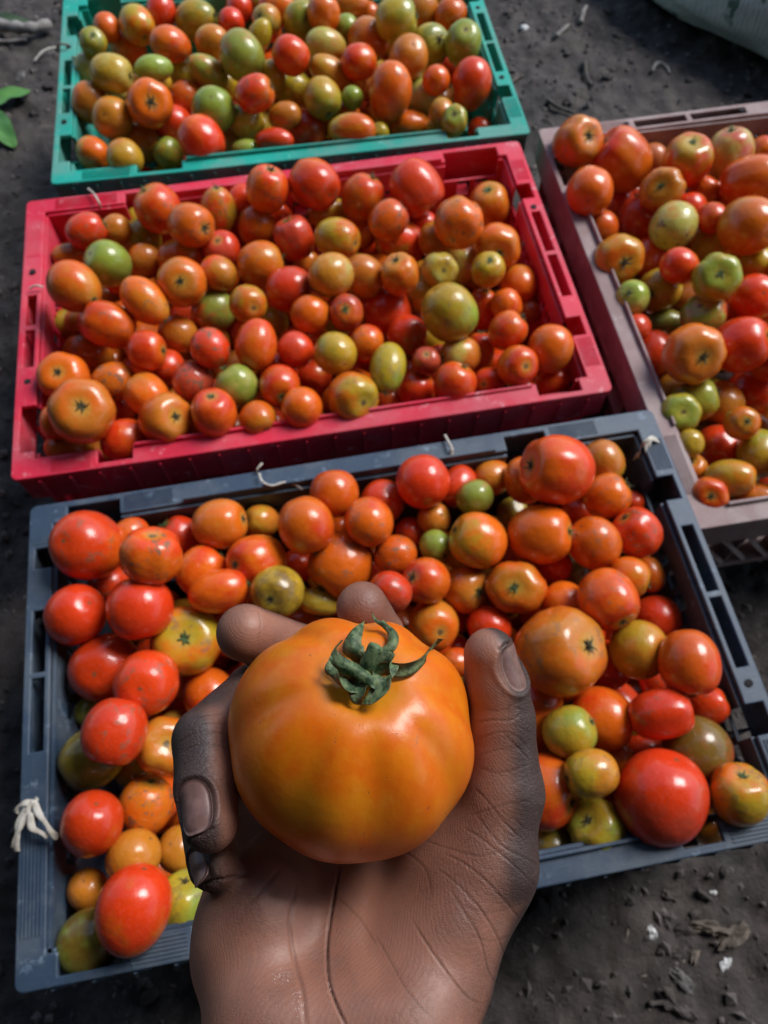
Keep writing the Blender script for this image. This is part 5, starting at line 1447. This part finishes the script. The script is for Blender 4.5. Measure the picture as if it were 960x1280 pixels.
# towards the thumb and the outer edge of the palm the skin darkens to the back of the hand
pa *= 1 - .7 * np.clip((ppx - 585) / 95, 0, 1) * (ppy > 830) * np.clip((ppy - 830) / 80, 0, 1)
_q = (ppy > 1088) & (ppx < 345) & (hv[:, 2] > 236); pa[_q] = np.maximum(pa[_q], .7)
adj_e = np.array([e.vertices[:] for e in _me.edges]); 
for _ in range(30):
    acc = pa.copy(); cnt = np.ones(len(pa)); np.add.at(acc, adj_e[:, 0], pa[adj_e[:, 1]]); np.add.at(acc, adj_e[:, 1], pa[adj_e[:, 0]]); np.add.at(cnt, adj_e[:, 0], 1); np.add.at(cnt, adj_e[:, 1], 1); pa = acc / cnt
def skin_material():
    T = NT('dark brown skin'); v = T.n('ShaderNodeTexCoord').outputs['Object']
    pl = T.n('ShaderNodeAttribute', attribute_name='palm_side').outputs['Fac']; dk = T.n('ShaderNodeAttribute', attribute_name='fold').outputs['Fac']
    n1 = T.noise(v, 30, 5, .6); n2 = T.noise(v, 120, 5, .65); n3 = T.noise(v, 700, 4, .6)
    palm = T.mix(T.ramp(n1, .35, .68), rgb(.34, .150, .098), rgb(.205, .084, .056)); palm = T.mix(T.math('MULTIPLY', T.ramp(n2, .5, .75), .35), palm, rgb(.30, .17, .13))
    back = T.mix(T.ramp(n1, .35, .68), rgb(.048, .027, .024), rgb(.078, .045, .039)); back = T.mix(T.math('MULTIPLY', T.ramp(n2, .52, .75), .4), back, rgb(.11, .072, .064))
    c = T.mix(T.ramp(T.math('ADD', pl, T.math('MULTIPLY', T.math('SUBTRACT', n1, .5), .5)), .15, .85), back, palm)
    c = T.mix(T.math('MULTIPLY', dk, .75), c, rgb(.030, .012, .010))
    T.set(T.b.inputs['Base Color'], c)
    T.set(T.b.inputs['Roughness'], T.math('ADD', .36, T.math('MULTIPLY', n2, .30)))
    wt = T.n('ShaderNodeAttribute', attribute_name='wet', attribute_type='GEOMETRY').outputs['Fac']; n4 = T.noise(v, 900, 2, .5)
    T.set(T.b.inputs['Coat Weight'], T.math('MULTIPLY', T.ramp(T.math('ADD', T.math('MULTIPLY', wt, .5), n4), .68, .88), T.ramp(wt, .1, .4))); T.b.inputs['Coat Roughness'].default_value = .12
    T.set(T.b.inputs['Coat Normal'], T.bump(n4, 1.0, .0012))
    T.b.inputs['Subsurface Weight'].default_value = .18; T.b.inputs['Subsurface Radius'].default_value = (1, .35, .2); T.b.inputs['Subsurface Scale'].default_value = .003
    # fine skin relief: crossing wrinkle sets plus friction ridges
    def waves(rot, sc, dist):
        mp = T.n('ShaderNodeMapping'); T.set(mp.inputs[0], v); mp.inputs['Rotation'].default_value = rot
        w = T.n('ShaderNodeTexWave', {'Scale': sc, 'Distortion': dist, 'Detail': 3.0, 'Detail Scale': 1.6, 'Detail Roughness': .6}); T.set(w.inputs['Vector'], mp.outputs[0]); return w.outputs['Fac']
    w1 = waves((.2, .5, .6), 150, 9); w2 = waves((.9, .1, -.8), 125, 10); w3 = waves((.3, 1.2, .1), 420, 4)
    mp = T.n('ShaderNodeMapping'); T.set(mp.inputs[0], v); mp.inputs['Scale'].default_value = (1.0, 1.9, 1.0); mp.inputs['Rotation'].default_value = (.3, .2, .5)
    wn = T.n('ShaderNodeTexNoise', {'Scale': 90.0, 'Detail': 2.0}); T.set(wn.inputs['Vector'], v)
    wa = T.n('ShaderNodeVectorMath', operation='ADD'); T.set(wa.inputs[0], mp.outputs[0]); sc_ = T.n('ShaderNodeVectorMath', operation='SCALE'); T.set(sc_.inputs[0], wn.outputs['Color']); sc_.inputs['Scale'].default_value = .006; T.set(wa.inputs[1], sc_.outputs[0])
    def cells_(scale, w):
        vo = T.n('ShaderNodeTexVoronoi', {'Scale': scale}, feature='DISTANCE_TO_EDGE'); T.set(vo.inputs['Vector'], wa.outputs[0]); return T.ramp(vo.outputs['Distance'], 0, w)
    c1, c2 = cells_(330, .10), cells_(820, .14)
    l1, l2 = T.ramp(w1, 0, .16), T.ramp(w2, 0, .14)
    amt = T.math('ADD', .30, T.math('MULTIPLY', T.math('SUBTRACT', 1.0, pl), .75)); amt = T.math('MULTIPLY', amt, T.math('ADD', .35, T.ramp(n1, .35, .65)))
    lines = T.math('ADD', T.math('ADD', T.math('MULTIPLY', c1, .34), T.math('MULTIPLY', c2, .18)), T.math('ADD', T.math('MULTIPLY', l1, .34), T.math('MULTIPLY', l2, .26)))
    groove = T.math('MULTIPLY', T.math('SUBTRACT', 1.12, lines, True), amt, True)
    c = T.mix(T.math('MULTIPLY', groove, .55), c, rgb(.035, .016, .012)); T.set(T.b.inputs['Base Color'], c)
    h = T.math('ADD', T.math('MULTIPLY', T.math('MULTIPLY', lines, amt), 1.0), T.math('ADD', T.math('MULTIPLY', w3, .12), T.math('MULTIPLY', n3, .10)))
    T.set(T.b.inputs['Normal'], T.bump(h, .55, .00038)); return T.m
person = bpy.data.objects.new('person', None); COL.objects.link(person); person.location = cmm(-14, 262, 134)
tag(person, 'bare dark-skinned right hand and wrist reaching in from below, holding the huge tomato', 'person')
bpy.context.view_layer.update(); pinv = person.matrix_world.inverted()
Wc = np.array([list(RM[0]), list(RM[1]), list(RM[2])]); wv_ = (hv2 * np.array([1, -1, -1]) * .001) @ Wc.T + np.array([0, 0, CAM_H]) - np.array(person.location)
hm = bpy.data.meshes.new('hand'); polys = [tuple(p.vertices) for p in _me.polygons]; hm.from_pydata(wv_.tolist(), [], polys)
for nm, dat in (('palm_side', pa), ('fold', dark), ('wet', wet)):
    q = hm.attributes.new(nm, 'FLOAT', 'POINT'); q.data.foreach_set('value', dat.astype(np.float32))
hm.update(); hand = link('hand', hm, skin_material(), person, True); bpy.data.meshes.remove(_me)
_b = bmesh.new(); _b.from_mesh(hm); bmesh.ops.recalc_face_normals(_b, faces=_b.faces); _b.to_mesh(hm); _b.free()
def nail_material():
    T = NT('fingernail'); v = T.n('ShaderNodeTexCoord').outputs['Object']; n = T.noise(v, 220, 4, .6)
    T.set(T.b.inputs['Base Color'], T.mix(T.ramp(n, .3, .7), rgb(.15, .080, .068), rgb(.24, .135, .115))); T.b.inputs['Roughness'].default_value = .33
    T.set(T.b.inputs['Normal'], T.bump(n, .3, .0003)); return T.m
NM = nail_material(); bpy.context.view_layer.update()
for N in NAILS:
    V = []; Fc = []; nu, nv_ = 15, 15; R_ = N['w'] * .60
    vs_ = np.linspace(-.55, .55, 12) * N['l']; rs_ = []
    for v_ in vs_:
        st_ = np.stack([N['c'] + N['ax'] * v_ + N['pn'] * s for s in np.linspace(2, 16, 200)]); fv = fpt(st_); rs_.append(np.linspace(2, 16, 200)[np.argmax(fv > 0)])
    rs_ = np.clip(np.array(rs_), N['r'] - (1.5 if N['f'] != 'pinky' else .5), N['r'] + (1.5 if N['f'] != 'pinky' else .1))
    for lay in (0, 1):
        for i in range(nu):
            for j in range(nv_):
                u = 2 * i / (nu - 1) - 1; v = 2 * j / (nv_ - 1) - 1
                e = max(abs(u), abs(v)); s = e / ((abs(u) ** 2.8 + abs(v) ** 2.8) ** (1 / 2.8) + 1e-9) if e > 0 else 1
                uu, vv = u * s * N['w'] / 2 * .97, v * s * N['l'] / 2 * .97
                ang = uu / R_; rr = np.interp(vv, vs_, rs_) - .12 - (.5 * lay)
                drop = R_ * (1 - math.cos(ang))
                V.append(N['c'] + N['sd'] * R_ * math.sin(ang) + N['ax'] * vv + N['pn'] * (rr - drop))
    m_ = nu * nv_
    for i in range(nu - 1):
        for j in range(nv_ - 1):
            a = i * nv_ + j; Fc.append((a, a + nv_, a + nv_ + 1, a + 1)); Fc.append((m_ + a, m_ + a + 1, m_ + a + nv_ + 1, m_ + a + nv_))
    ring = [i * nv_ for i in range(nu)] + [(nu - 1) * nv_ + j for j in range(1, nv_)] + [i * nv_ + nv_ - 1 for i in range(nu - 2, -1, -1)] + [j for j in range(nv_ - 2, 0, -1)]
    for k in range(len(ring)): a, b = ring[k], ring[(k + 1) % len(ring)]; Fc.append((a, b, b + m_, a + m_))
    child_cam('fingernail', V, Fc, NM, hand)
